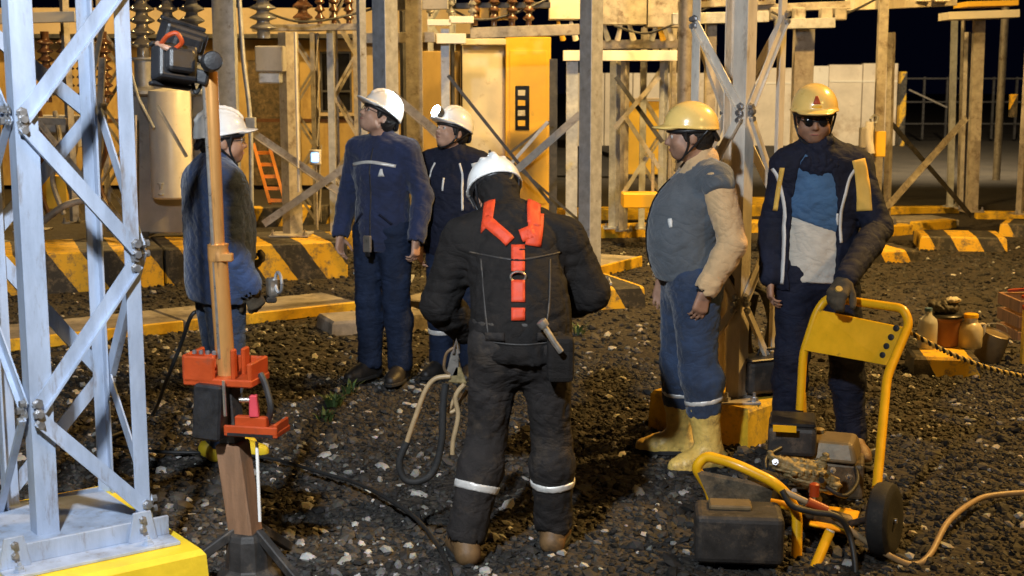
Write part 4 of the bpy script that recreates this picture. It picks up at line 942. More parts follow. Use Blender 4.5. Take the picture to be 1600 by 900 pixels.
def add_torso(F, J, g, belly=0, k=.05, bx=0.0):
    pe, wa, ch, ne = [np.array(J[q], float) for q in ('pelvis', 'waist', 'chest', 'neck')]
    F.cone(pe, wa, .150 + g, .140 + g, k, .74); F.cone(wa, ch, .140 + g, .160 + g, k, .72)
    F.cone(ch, ch + (ne - ch) * .55, .158 + g, .125 + g, k, .68)
    sl, sr = np.array(J['shL'], float), np.array(J['shR'], float)
    F.cone(sl * .9 + sr * .1, sr * .9 + sl * .1, .062 + g, .062 + g, k); F.cone(sl, ne + [0, 0, -.03], .050 + g, .060 + g, k); F.cone(sr, ne + [0, 0, -.03], .050 + g, .060 + g, k)
    if belly: F.ell(wa + np.array([0, .045 + belly * .35, .035]), (.150 + g * .7, .10 + belly + g * .3, .25), k=.07)
def add_arm(F, J, s, g, f=1.0, k=.03, upto=1.0, gw=None):
    sh, el, wr = [np.array(J[q + s], float) for q in ('sh', 'el', 'wr')]; gw = g if gw is None else gw
    F.cone(sh, el, .054 * f + g, .042 * f + g, k); e = el + (wr - el) * upto
    F.cone(el, el + (e - el) * .35, .042 * f + g, .042 * f + g, k * .6); F.cone(el + (e - el) * .35, e, .042 * f + g, .030 * f + gw, k * .6)
def add_leg(F, J, s, g, f=1.0, k=.04, upto=1.0, gc=None):
    hi, kn, an = [np.array(J[q + s], float) for q in ('hip', 'knee', 'ank')]; gc = g if gc is None else gc
    F.cone(hi, kn, .088 * f + g, .056 * f + g, k); e = kn + (an - kn) * upto
    cf = kn + (e - kn) * .3 + np.array([0, -.015, 0]); F.cone(kn, cf, .056 * f + g, .056 * f + gc, k * .7); F.cone(cf, e, .056 * f + gc, .038 * f + gc, k * .7)
def add_foot(F, J, s, g, k=.02):
    an, to = np.array(J['ank' + s], float), np.array(J['toe' + s], float); d = _n((to - an) * [1, 1, 0]); z = an[2]
    heel = an - d * .045; heel[2] = z - .045; F.cone(an + [0, 0, .02], heel, .036 + g, .033 + g, k)
    ball = an + d * .12; ball[2] = z - .052; F.cone(an + d * .02, ball, .038 + g, .034 + g, k, sx=1.0); F.cone(heel, ball, .034 + g, .040 + g, k)
    tip = an + d * .175; tip[2] = z - .056; F.cone(ball, tip, .040 + g, .028 + g, k)
def body(root, J, skin, h=.008, hands='LR'):
    F = Field(); add_torso(F, J, -.012)
    for s in 'LR': add_arm(F, J, s, -.006); add_leg(F, J, s, -.008); add_foot(F, J, s, -.006)
    ne = np.array(J['neck'], float); hc = np.array(J['head'], float)
    F.cone(ne + [0, 0, -.03], hp_(J, 0, -.025, -.05), .058, .052, .03)
    R = np.array(head_frame(J))
    def E(c, r, k=.015): F.ell(hp_(J, *c), r, R, k)
    def C(a, b, ra, rb, k=.01): F.cone(hp_(J, *a), hp_(J, *b), ra, rb, k)
    E((0, -.012, .035), (.074, .094, .088)); E((0, .030, -.03), (.060, .062, .072), .03); E((0, .048, -.078), (.034, .034, .026), .03)
    C((-.04, .058, -.028), (-.052, .02, -.055), .024, .022, .03); C((.04, .058, -.028), (.052, .02, -.055), .024, .022, .03)
    C((-.032, .080, .024), (.032, .080, .024), .011, .011, .012)
    for sx in (-1, 1):
        F.ell(hp_(J, sx * .030, .098, .004), (.017, .016, .011), R, .01, 's')
        F.ell(hp_(J, sx * .030, .075, .004), (.0145, .0145, .0125), R, .004)
        E((sx * .074, -.008, -.004), (.010, .020, .031), .008)
        C((sx * .010, .096, -.030), (sx * .012, .090, -.030), .009, .008, .006)
    C((0, .085, .012), (0, .106, -.024), .008, .0125, .008)
    C((-.018, .086, -.055), (.018, .086, -.055), .007, .007, .006); C((-.015, .084, -.065), (.015, .084, -.065), .0075, .0075, .005)
    F.cone(hp_(J, -.016, .0965, -.0600), hp_(J, .016, .0965, -.0600), .0025, .0025, .002, op='s')
    for s in hands:
        for kd, a, b, ra, rb in hand_chain(J['wr' + s], J['h' + s], J['n' + s], 1 if s == 'L' else -1, 1.0, J['c' + s]):
            F.cone(a, b, ra, rb, .012 if kd == 'palm' else .004)
    o, _ = fobj('body', F.mesh(h), skin, root, 0); return o
def face_bits(root, J, specs=False, brows=True, moustache=False, lips=True):
    R = head_frame(J)
    for sx in (-1, 1):
        mb = MB(); mb.lathe(hp_(J, sx * .030, .0775, .004), [(.001, .0135), (.006, .0132), (.009, .0115), (.011, .007)], 12, axis=R @ Vector((sx * .1, 1, 0))); e = mb.build('eye', MAT['eye'], root, smooth=60)
        MB().lathe(hp_(J, sx * .030, .0785, .004), [(.001, .0140), (.0045, .0136), (.005, .0120)], 10, axis=R @ Vector((sx * .1, 1, 0))).build('iris', MAT['iris'], e)
        if brows: MB().tube(smooth_path([hp_(J, sx * .014, .0945, .022), hp_(J, sx * .030, .0935, .028), hp_(J, sx * .047, .079, .022)], 4), .0035, 6).build('eyebrow', MAT['hair'], root, smooth=60)
        if specs:
            ring = [hp_(J, sx * (.032 + .021 * cos(a)), .103 - .006 * abs(cos(a)), .002 + .015 * sin(a)) for a in np.linspace(0, 2 * pi, 17)]
            fr_ = MB().tube(ring, .0016, 6, caps=False).tube([hp_(J, sx * .053, .097, .005), hp_(J, sx * .076, .02, .008), hp_(J, sx * .078, -.01, .0)], .0018, 6)
            if sx > 0: fr_.tube([hp_(J, -.011, .103, .004), hp_(J, .011, .103, .004)], .0018, 6)
            fr_.build('glasses_frame', MAT['black_plastic'], root, smooth=60)
    if lips: MB().tube(smooth_path([hp_(J, -.021, .0865, -.060), hp_(J, -.008, .0945, -.0575), hp_(J, 0, .0950, -.059), hp_(J, .008, .0945, -.0575), hp_(J, .021, .0865, -.060)], 4), .0032, 6, ).build('lips', MAT['lip'], root, smooth=60)
    if moustache: MB().tube(smooth_path([hp_(J, -.026, .082, -.052), hp_(J, 0, .0975, -.045), hp_(J, .026, .082, -.052)], 5), .0055, 8).build('moustache', MAT['hair'], root, smooth=60)
def hair(root, J, h=.007, low=-.05):
    F = Field(); R = np.array(head_frame(J)); F.ell(hp_(J, 0, -.022, .030), (.083, .096, .088), R, .01); F.ell(hp_(J, 0, -.05, -.02), (.066, .055, .055), R, .03)
    for sx in (-1, 1): F.cone(hp_(J, sx * .068, .030, .03), hp_(J, sx * .069, .022, -.012), .014, .008, .01)
    F.ell(hp_(J, 0, .080, .000), (.068, .060, .052), R, .01, 's')
    fobj('hair', F.mesh(h, .006, 4, .03), MAT['hair'], root, 0)
def helmet(root, J, m, h=.006, strap=True, ridge=True, emblem=None, back=False):
    F = Field(); R = np.array(head_frame(J)); up = head_frame(J) @ Vector((0, 0, 1)); tilt = head_frame(J) @ Matrix.Rotation(radians(5), 3, 'X'); T = np.array(tilt)
    F.ell(hp_(J, 0, -.008, .050), (.108, .128, .115), T, .01)
    F.plane(hp_(J, 0, 0, .038), -(tilt @ Vector((0, 0, 1))))
    # brim: all round lip and front peak
    F2 = Field(); 
    F2.ell(hp_(J, 0, -.008, .050), (.108, .128, .115), T, .01)
    F2.plane(hp_(J, 0, 0, .040), -(tilt @ Vector((0, 0, 1))))
    fobjs = []
    F2.p.append(('e', np.array(hp_(J, 0, .000, .042)), np.array((.116, .140, .010)), T, None, .008, 1, 'u', 1))
    F2.p.append(('e', np.array(hp_(J, 0, .085, .041)), np.array((.082, .092, .011)), T, None, .010, 1, 'u', 1))
    if ridge:
        pts = [hp_(J, 0, -.008 + .127 * sin(a), .052 + .114 * cos(a)) for a in np.linspace(-1.0, 1.0, 9)]
        for a, b in zip(pts[:-1], pts[1:]): F2.cone(a, b, .013, .013, .010)
        for sx in (-1, 1):
            pts = [hp_(J, sx * .042, -.008 + .116 * sin(a), .050 + .104 * cos(a)) for a in np.linspace(-.8, .8, 7)]
            for a, b in zip(pts[:-1], pts[1:]): F2.cone(a, b, .008, .008, .008)
    F2.p.append(('e', np.array(hp_(J, 0, -.008, .030)), np.array((.099, .119, .108)), T, None, .01, 1, 's', 1))
    o, bv = fobj('helmet', F2.mesh(h), m, root, 1)
    # headband, cradle and strap
    F3 = Field(); pts = [hp_(J, .092 * cos(a), -.008 + .108 * sin(a), .030) for a in np.linspace(0, 2 * pi, 25)]
    MB().tube(pts, .010, 6, caps=False).build('headband', MAT['black_plastic'], o, smooth=60)
    MB().tube(smooth_path([hp_(J, -.05, -.105, .02), hp_(J, -.03, -.125, -.012), hp_(J, .03, -.125, -.012), hp_(J, .05, -.105, .02)], 5), .012, 8).build('ratchet_band', MAT['black_plastic'], o, smooth=60)
    if strap:
        for sx in (-1, 1):
            MB().tube(smooth_path([hp_(J, sx * .095, .030, .03), hp_(J, sx * .084, .018, -.03), hp_(J, sx * .062, .035, -.085), hp_(J, sx * .02, .055, -.112), hp_(J, 0, .057, -.113)], 6), .0055, 6).build('chin_strap', MAT['black_plastic'], o, smooth=60)
            MB().tube(smooth_path([hp_(J, sx * .088, -.07, .03), hp_(J, sx * .082, -.02, -.03), hp_(J, sx * .065, .030, -.080)], 6), .005, 6).build('chin_strap', MAT['black_plastic'], o, smooth=60)
    return o, bv
def jacket(root, J, m, name='jacket', g=.030, hem=.86, belly=0, fold=.008, seed=1, armg=.024, cuff=.96, h=.008, collar=True, hemn=(0, 0, -1), extra=None, arms='LR', sleeves=True, seat=True):
    F = Field(); add_torso(F, J, g, belly)
    if seat and hem < .93:
        pe = np.array(J['pelvis'], float); F.cone(pe + [0, 0, -.06], pe + [0, 0, .04], .155 + g, .150 + g, .05, .78)
    if collar:
        ne = np.array(J['neck'], float); F.cone(ne + [0, 0, -.06], ne + (np.array(J['head'], float) - ne) * .28, .085 + g * .5, .062 + g * .4, .025)
    if extra: extra(F)
    F.plane((J['pelvis'][0], J['pelvis'][1], hem), hemn)
    if sleeves:
        # sleeves join the body smoothly, cuffs are cut square: build them in the same field with local end planes
        sl = []
        for s in arms:
            add_arm(F, J, s, armg, upto=cuff)
            wr, el = np.array(J['wr' + s], float), np.array(J['el' + s], float); d = _n(wr - el); e = el + (wr - el) * cuff
            F.cone(e + d * .0, e - d * .03, .030 + armg + .004, .034 + armg + .004, .008)
            F.cone(e + d * .030, e + d * .12, .030 + armg, .055 + armg, .001, op='s')
        # the hem plane must not cut the sleeves: reorder
        pl = [q for q in F.p if q[0] == 'p']; rest = [q for q in F.p if q[0] != 'p']
        ns = len(arms) * 5; F.p = rest[:-ns] + pl + rest[-ns:]
        # folding re-cuts would clip sleeves, so hem is softened instead
    o, bv = fobj(name, F.mesh(h, fold, seed, .12, recut=False), m, root, 1); return o, bv
def trousers(root, J, m, g=.022, gc=.030, top=1.02, upto=.97, fold=.008, seed=2, f=1.0, name='trousers', h=.008, sc=1.0):
    F = Field(); pe = np.array(J['pelvis'], float); wa = np.array(J['waist'], float)
    F.cone(pe + [0, 0, -.02], pe + (wa - pe) * .6, .148 + g * .7, .140 + g * .6, .04, .76)
    for s in 'LR':
        F.ell(np.array(J['hip' + s], float) + [0, -.045, .0], (.085, .075, .10), None, .04)
        add_leg(F, J, s, g, f, .04, upto, gc)
        kn, an = np.array(J['knee' + s], float), np.array(J['ank' + s], float); d = _n(an - kn); e = kn + (an - kn) * upto
        F.cone(e - d * .05, e - d * .005, .045 + gc, .047 + gc, .015)
        F.cone(e + d * .035, e + d * .14, .035 + gc, .08 + gc, .001, op='s')
    return fobj(name, F.mesh(h, fold, seed), m, root, 1)
def boots(root, J, m, g=.010, shaft=.10, name='boot', gs=.012, which='LR', h=.007, folds=0):
    for s in which:
        F = Field(); add_foot(F, J, s, g); kn, an = np.array(J['knee' + s], float), np.array(J['ank' + s], float); d = _n(kn - an)
        e = an + d * shaft; F.cone(an, e, .040 + gs, .044 + gs * 1.3, .02)
        if shaft > .2: F.cone(an + d * shaft * .6, e, .05 + gs, .056 + gs, .02)
        F.cone(e + d * .03, e + d * .14, .05 + gs, .08 + gs, .001, op='s')
        F.plane((0, 0, .004), (0, 0, -1))
        fobj(name, F.mesh(h, folds, 5, .06), m, root, 1)
        to = np.array(J['toe' + s], float); dd = _n((to - an) * [1, 1, 0]); pp = np.array([dd[1], -dd[0], 0]); ol = []
        for a in np.linspace(0, 2 * pi, 20, endpoint=False):
            ol.append(an * [1, 1, 0] + dd * (.068 + (.148 + g) * cos(a)) + pp * (.047 + g) * sin(a) * (1.0 + .15 * cos(a)))
        MB().prism([(p[0], p[1], .0) for p in ol], (0, 0, .022)).build('sole', MAT['rubber'], root, bev=.004)
def glove(root, J, s, m, curl=None, g=.004, h=.006):
    F = Field()
    for kd, a, b, ra, rb in hand_chain(J['wr' + s], J['h' + s], J['n' + s], 1 if s == 'L' else -1, 1.03, J['c' + s]):
        F.cone(a, b, ra + g, rb + g, .012 if kd == 'palm' else .004)
    w = np.array(J['wr' + s], float); d = _n(w - np.array(J['el' + s], float)); F.cone(w - d * .03, w + d * .02, .038, .033, .02)
    return fobj('glove', F.mesh(h), m, root, 0)
def legband(root, J, s, t0, t1, r, m='reflective', shift=(0, -.005, 0)):
    kn, an = np.array(J['knee' + s], float), np.array(J['ank' + s], float); d = _n(an - kn); F = Field(); add_leg(F, J, s, r[0] + .008, r[1], .04, r[3], r[2] + .008)
    F.plane(kn + (an - kn) * t0, -d); F.plane(kn + (an - kn) * t1, d); fobj('reflective_band', F.mesh(.007), MAT[m], root, 0)
def pose(**k): J = dict(BASE); J.update(k); return J
def scalej(J, s, sh=1.0):
    o = {}
    for k, v in J.items(): o[k] = tuple(c * s for c in v) if isinstance(v, tuple) and k[0] not in 'n' and k not in ('hL', 'hR') else v
    if 'neck' in J: o['neck'] = tuple(c * s for c in J['neck'])
    return o
def person(label, at, yaw, group='utility workers standing in the yard'):
    return thing('person', label, 'person', at, radians(yaw), group, local=True)

# ---------- worker seen from behind, orange harness
r = person('worker in black seen from behind wearing an orange red harness, bending forward', G(795, 868), 0)
J = pose(pelvis=(.045, 0, .86), waist=(.045, .045, .99), chest=(.025, .15, 1.14), neck=(-.01, .24, 1.275), head=(-.05, .345, 1.355),
         hipL=(-.045, 0, .83), hipR=(.135, 0, .83), kneeL=(-.085, .05, .45), kneeR=(.165, .06, .45), ankL=(-.165, -.05, .085), ankR=(.175, .09, .085), toeL=(-.20, .11, .03), toeR=(.20, .26, .03),
         shL=(-.175, .18, 1.20), shR=(.215, .18, 1.20), elL=(-.27, .20, .95), elR=(.315, .16, 1.00), wrL=(-.17, .36, .82), wrR=(.15, .40, .90),
         hL=(.3, .6, -.6), hR=(-.7, .5, -.1), nL=(.8, 0, .2), nR=(-.2, 0, -1), cL=60, cR=50, hy=10, hp=-40, hr=-4)
body(r, J, MAT['skin_brown']); hair(r, J)
hel, _ = helmet(r, J, MAT['white_helmet'])
F = Field(); ne = np.array(J['neck']); F.cone(ne + [0, -.02, -.03], ne + [-.02, .03, .045], .085, .072, .03, .9); F.cone(ne + [-.03, -.03, -.06], ne + [.05, -.03, -.06], .062, .062, .04)
fobj('hood', F.mesh(.007, .010, 3, .06), MAT['black_cloth'], r)
F = Field(); F.ell(hp_(J, .0, -.070, -.012), (.074, .052, .055), np.array(head_frame(J)), .02); F.cone(hp_(J, .0, -.080, -.03), ne + [0, -.03, .0], .06, .08, .04); fobj('neck_cape', F.mesh(.007, .006, 9, .06), MAT['black_cloth'], r)
jk, bv = jacket(r, J, MAT['black_cloth'], g=.022, hem=.79, fold=.007, seed=11, armg=.030, hemn=(0, .1, -1))
trousers(r, J, MAT['black_trouser'], g=.016, gc=.028, seed=5, fold=.006, upto=.94)
boots(r, J, MAT['boot_brown'], g=.012, shaft=.12)
glove(r, J, 'L', MAT['glove']); glove(r, J, 'R', MAT['glove'])
for s in 'LR': legband(r, J, s, .44, .52, (.016, 1, .028, .94))
bk = (0, -1, 0)
def pb(nm, pts, w, m='harness', **k): return patch(nm, bv, [Vector((x, 0, z)) for x, z in pts], w, MAT[m], r, view=bk, t=.006, off=.006, **k)
pb('shoulder_strap', [(-.09, 1.29), (-.055, 1.265), (-.015, 1.235), (.005, 1.215)], .044)
pb('shoulder_strap', [(.105, 1.31), (.10, 1.26), (.09, 1.20)], .058)
pb('shoulder_strap', [(.095, 1.255), (.07, 1.245), (.045, 1.235)], .045)
patch('shoulder_strap', bv, [Vector((-.085, .06, 1.3)), Vector((-.075, .14, 1.3)), Vector((-.07, .24, 1.3))], .042, MAT['harness'], r, view=(0, 0, 1), t=.006, off=.006)
patch('shoulder_strap', bv, [Vector((.095, .06, 1.3)), Vector((.095, .14, 1.3)), Vector((.10, .24, 1.3))], .05, MAT['harness'], r, view=(0, 0, 1), t=.006, off=.006)
pb('back_strap', [(.035, 1.205), (.035, 1.115)], .050); pb('back_strap', [(.035, 1.085), (.035, 1.01)], .050)
pb('strap_stitching', [(.035, 1.155), (.035, 1.148)], .052, 'black_cloth'); pb('strap_stitching', [(.035, 1.19), (.035, 1.185)], .052, 'black_cloth'); pb('back_strap', [(.035, .99), (.035, .945)], .05)
h_ = bv.ray_cast(Vector((.035, -1, 1.10)), Vector((0, 1, 0)))[0]
MB().tube([h_ + V(.028 * cos(a), -.012, .028 * sin(a) * .7 - .004) for a in np.linspace(0, 2 * pi, 17)], .005, 6, caps=False).build('d_ring', MAT['steel_bright'], r, smooth=60)
F = Field(); pe = np.array(J['pelvis']); F.cone(pe + [0, .012, .015], pe + [0, .014, .055], .190, .190, .01, .80); F.plane(pe + np.array([0, 0, .075]), (0, 0, 1)); F.plane(pe + np.array([0, 0, -.005]), (0, 0, -1))
fobj('tool_belt', F.mesh(.008), MAT['dusty_black'], r)
MB().box((.19, -.135, .80), (.10, .06, .17)).build('tool_pouch', MAT['black_cloth'], r, bev=.02, bseg=2)
MB().tube([(.13, -.19, .93), (.165, -.20, .875), (.19, -.20, .84)], .012, 8).build('torch', MAT['steel_bright'], r, smooth=40)
MB().lathe((.125, -.19, .94), [(.018, -.012), (.02, 0), (.02, .014), (.01, .018)], 12, axis=(-.6, 0, .8)).build('torch_head', MAT['steel_bright'], r, smooth=40)
for pts in ([(-.15, 1.17), (0, 1.155), (.035, 1.153), (.20, 1.17)], [(-.105, 1.15), (-.09, 1.0), (-.075, .88)], [(.155, 1.15), (.15, 1.0), (.13, .88)], [(-.12, .865), (.05, .855), (.2, .865)]): patch('seam', bv, [Vector((x, 0, z)) for x, z in pts], .006, MAT['dusty_black'], r, view=bk, t=.003, off=.001)
for sx in (-1, 1): pb('back_pocket_flap', [(.045 + sx * .06, .885), (.045 + sx * .13, .880)], .03, 'black_trouser')

# ---------- big bellied worker, yellow helmet, grey vest (facing left)
r = person('worker in a yellow helmet, grey vest and tan sleeves facing left in tan rubber boots', G(1074, 722), 96)
J = pose(pelvis=(0, .0, .91), waist=(0, .02, 1.06), chest=(0, -.015, 1.25), neck=(0, -.045, 1.41), head=(0, .02, 1.555),
         hipR=(.09, 0, .88), hipL=(-.09, 0, .88), kneeL=(-.09, -.02, .48), kneeR=(.10, .03, .48), ankL=(-.12, -.075, .085), ankR=(.16, -.0, .085), toeL=(-.17, .09, .03), toeR=(.20, .18, .03),
         shL=(-.175, -.07, 1.36), shR=(.175, -.05, 1.36), elL=(-.225, -.135, 1.08), elR=(.23, -.02, 1.09), wrL=(-.22, -.01, .86), wrR=(.17, .10, .86), hL=(0, .25, -1), hR=(0, .1, -1), nL=(1, .3, 0), nR=(-1, .2, 0), cL=32, cR=32, hy=-6, hp=-2, hr=0)
body(r, J, MAT['skin_brown']); hair(r, J); face_bits(r, J, moustache=False)
helmet(r, J, MAT['yellow_helmet'], ridge=False)
_, bs = jacket(r, J, MAT['tan_shirt'], 'shirt', g=-.004, hem=.90, belly=.015, fold=.005, seed=21, armg=.020, cuff=.93)
vo, bv = jacket(r, J, MAT['grey_vest'], 'vest', g=.015, hem=.89, belly=.034, fold=.004, seed=22, sleeves=False, collar=False, extra=lambda F: F.ell(np.array(J['neck']) + [0, .03, .03], (.105, .13, .075), None, .01, 's'))
F = Field(); ne = np.array(J['neck']); F.cone(ne + [0, .01, -.035], ne + [0, .0, .035], .092, .074, .02); F.cone(ne + [-.05, .065, -.05], ne + [.05, .065, -.05], .032, .032, .03); fobj('collar', F.mesh(.007, .004, 3, .06), MAT['tan_shirt'], r)
F = Field(); F.cone(ne + [0, .055, -.02], ne + [0, .10, -.11], .030, .012, .02); fobj('undershirt', F.mesh(.007), MAT['navy_dark'], r)
for s, sx in (('L', -1), ('R', 1)):
    F = Field(); sh = np.array(J['sh' + s]); F.cone(sh + [sx * -.01, 0, .012], sh + [sx * .012, 0, -.015], .078, .078, .02); F.plane(sh + np.array([sx * .035, 0, -.06]), (sx * .8, 0, -1)); fobj('vest_shoulder', F.mesh(.008, .004, 3), MAT['grey_vest'], r)
patch('vest_zip', bv, [Vector((0, 0, 1.36)), Vector((0, 0, 1.2)), Vector((0, 0, .95))], .014, MAT['black_cloth'], r, view=(0, 1, 0))
patch('vest_badge', bv, [Vector((0, .055, 1.19)), Vector((0, .045, 1.15))], .022, MAT['white_cloth'], r, view=(-1, .6, 0), off=.004, taper=lambda u: 1.0 - .5 * abs(u - .3))
trousers(r, J, MAT['denim'], g=.020, gc=.032, seed=8, fold=.006, upto=.48, f=1.16)
boots(r, J, MAT['rubber_boot'], g=.014, shaft=.31, gs=.022, folds=.004, name='rubber_boot')
for s in 'LR': legband(r, J, s, .36, .42, (.020, 1.16, .032, .48))
F = Field(); pe = np.array(J['pelvis']); F.cone(pe + [0, .01, .0], pe + [0, .012, .03], .170, .170, .01, .82); F.plane(pe + np.array([0, 0, .035]), (0, 0, 1)); F.plane(pe + np.array([0, 0, -.01]), (0, 0, -1)); fobj('belt', F.mesh(.008), MAT['dusty_black'], r)
MB().tube([(.0, 0, 0)] and [Vector(J['wrL']) + V(.034 * cos(a), .034 * sin(a), .012) for a in np.linspace(0, 2 * pi, 13)], .006, 6, caps=False).build('watch_strap', MAT['black_plastic'], r, smooth=60)

# ---------- worker facing the camera, yellow helmet, holding the cart handle
r = person('worker in yellow helmet and open dark jacket facing the camera, gripping the cart handle', G(1270, 712), 178)
_lo = lambda p: tuple(Matrix.Rotation(-radians(178), 3, 'Z') @ (p - r.location))
_w6 = Vector(_lo(P(1319, 440, 5.90))); _h6 = Vector(_lo(P(1302, 470, 5.81)))
J = pose(pelvis=(.015, 0, .94), waist=(.015, .0, 1.08), chest=(.0, .0, 1.28), neck=(.035, .02, 1.475), head=(.06, .06, 1.635),
         hipL=(-.08, 0, .91), hipR=(.10, 0, .91), kneeL=(-.14, .03, .50), kneeR=(.12, .02, .50), ankL=(-.19, -.02, .085), ankR=(.13, -.02, .085), toeL=(-.21, .14, .03), toeR=(.16, .14, .03),
         shL=(-.15, .0, 1.41), shR=(.165, .0, 1.41), elL=(-.25, .10, 1.13), elR=(.22, -.04, 1.13), wrL=tuple(_w6), wrR=(.24, .05, .88), hL=tuple(_h6 - _w6), nL=(0, -.2, -1), cL=55, hR=(0, .2, -1), nR=(-1, 0, 0), cR=40, hy=-6, hp=-8, hr=0)
body(r, J, MAT['skin_brown']); hair(r, J); face_bits(r, J, brows=True)
hel, hb = helmet(r, J, MAT['yellow_helmet'], ridge=False)
patch('helmet_emblem', hb, [hp_(J, .0, .12, .125), hp_(J, .0, .12, .088)], .034, MAT['orange_red'], hel, view=head_frame(J) @ Vector((0, 1, .15)), off=.001, t=.002, step=.006, taper=lambda u: .35 + .65 * u)
patch('helmet_emblem', hb, [hp_(J, .0, .12, .082), hp_(J, .0, .12, .070)], .042, MAT['cab_yellow'], hel, view=head_frame(J) @ Vector((0, 1, .15)), off=.001, t=.002, step=.006)
for sx in (-1, 1):
    MB().lathe(hp_(J, sx * .033, .094, .003), [(.003, .011), (.016, .009), (.024, .003), (.023, 0)], 16, axis=head_frame(J) @ Vector((sx * .25, 1, -.05)), sx=1, sy=.85).build('dark_lens', MAT['glass_dark'], r, smooth=50)
    MB().tube([hp_(J, sx * .055, .092, .006), hp_(J, sx * .078, .02, .008)], .003, 6).build('glasses_temple', MAT['black_plastic'], r)
MB().tube([hp_(J, -.012, .103, .006), hp_(J, .012, .103, .006)], .003, 6).build('glasses_bridge', MAT['black_plastic'], r)
F = Field(); ne = np.array(J['neck']); F.cone(ne + [0, .01, -.06], ne + [0, .025, .04], .095, .075, .02); F.cone(ne + [-.06, .07, -.05], ne + [.06, .07, -.05], .035, .03, .03); fobj('neck_scarf', F.mesh(.007, .012, 3, .07), MAT['navy_dark'], r)
_, bs = jacket(r, J, MAT['pale_shirt'], 'shirt', g=.010, hem=.87, fold=.004, seed=31, sleeves=False, collar=False)
F = Field(); add_torso(F, J, .019); F.plane((.07, 0, 1.15), (.35, 0, -1)); fobj('shirt_yoke', F.mesh(.008, .005, 31), MAT['blue_shirt'], r)
def openf(F):
    F.p.append(('e', np.array((.062, .20, 1.06)), np.array((.125, .20, .52)), None, None, .01, 1, 's', 1))
F = Field(); add_torso(F, J, .027); pe = np.array(J['pelvis'], float); F.cone(pe + [0, 0, -.08], pe + [0, 0, .04], .20, .195, .05, .8); F.cone(ne + [0, 0, -.06], ne + [0, .01, .03], .11, .085, .025); openf(F); F.plane((0, 0, .83), (0, 0, -1))
for s in 'LR': add_arm(F, J, s, .022, upto=.95)
jo, bv = fobj('jacket', F.mesh(.008, .006, 33, .12, recut=False), MAT['navy_dark'], r)
for s, sx in (('L', -1), ('R', 1)):
    c = -.068 if sx < 0 else .185
    patch('jacket_piping', bv, [Vector((c + sx * .075, 0, 1.42)), Vector((c + sx * .035, 0, 1.36)), Vector((c, 0, 1.22)), Vector((c, 0, 1.10)), Vector((c + sx * .006, 0, 1.04 if sx < 0 else .86))], .014, MAT['white_cloth'], r, view=(0, 1, 0))
patch('shoulder_panel', bv, [Vector((-.145, 0, 1.44)), Vector((-.165, 0, 1.34)), Vector((-.175, 0, 1.20))], .065, MAT['yellow_cloth'], r, view=(0, 1, .1), off=.004)
patch('shoulder_panel', bv, [Vector((.205, 0, 1.40)), Vector((.215, 0, 1.30)), Vector((.225, 0, 1.20))], .02, MAT['yellow_cloth'], r, view=(0, 1, .1), off=.004)
patch('name_badge', bv, [Vector((-.06, 0, 1.20)), Vector((-.06, 0, 1.145))], .04, MAT['white_cloth'], r, view=(.2, 1, 0), off=.004)
trousers(r, J, MAT['navy_dark'], g=.022, gc=.026, seed=9, fold=.006)
boots(r, J, MAT['boot_brown'], g=.010, shaft=.10)
glove(r, J, 'L', MAT['glove'], g=.007)
MB().lathe(_w6 + (_h6 - _w6).normalized() * .075 + Vector((0, .012, .012)), [(.016, 0), (.018, .004), (.015, .012)], 12, axis=(0, .7, .7)).build('knuckle_patch', MAT['glove_yellow'], r, smooth=50)
P6J, P6R = J, r

# ---------- worker in navy with chest stripe, white helmet, looking up to the left
r = person('worker in navy with a pale chest stripe and glasses looking up, arms at the sides', G(602, 592), 152)
J = pose(hy=-30, hp=22, head=(-.0, .035, 1.60), kneeL=(-.10, .02, .49), elL=(-.27, -.03, 1.13), elR=(.27, -.03, 1.13), wrL=(-.265, .05, .88), wrR=(.275, .06, .88), ankL=(-.10, -.02, .085), ankR=(.11, .0, .085), cL=45, cR=35)
J['hy'] = -34; J['hp'] = 30
body(r, J, MAT['skin']); hair(r, J); face_bits(r, J, specs=True); helmet(r, J, MAT['white_helmet'], strap=False)
_, bv = jacket(r, J, MAT['navy'], g=.012, hem=.80, fold=.006, seed=41, armg=.018)
patch('chest_stripe', bv, [Vector((.17, 0, 1.315)), Vector((.05, 0, 1.335)), Vector((-.04, 0, 1.335)), Vector((-.15, 0, 1.315))], .018, MAT['reflective'], r, view=(0, 1, 0), off=.004)
patch('chest_badge', bv, [Vector((-.075, 0, 1.30)), Vector((-.075, 0, 1.255))], .038, MAT['white_cloth'], r, view=(0, 1, 0), off=.003, taper=lambda u: .3 + .7 * u)
patch('jacket_zip', bv, [Vector((0, 0, 1.42)), Vector((0, 0, 1.2)), Vector((0, 0, .86))], .008, MAT['dusty_black'], r, off=.002, t=.002)
for sx in (-1, 1): patch('pocket_flap', bv, [Vector((sx * .06, 0, 1.03)), Vector((sx * .13, 0, .97))], .014, MAT['navy_dark'], r, off=.003)
trousers(r, J, MAT['denim_dark'], g=.022, gc=.028, seed=12, fold=.006); boots(r, J, MAT['boot_black'])
MB().box((-.03, .215, .86), (.055, .02, .10)).build('belt_radio', MAT['steel_bright'], r, bev=.006); MB().box((-.03, .213, .80), (.03, .016, .03)).build('badge_clip', MAT['black_plastic'], r, bev=.003)

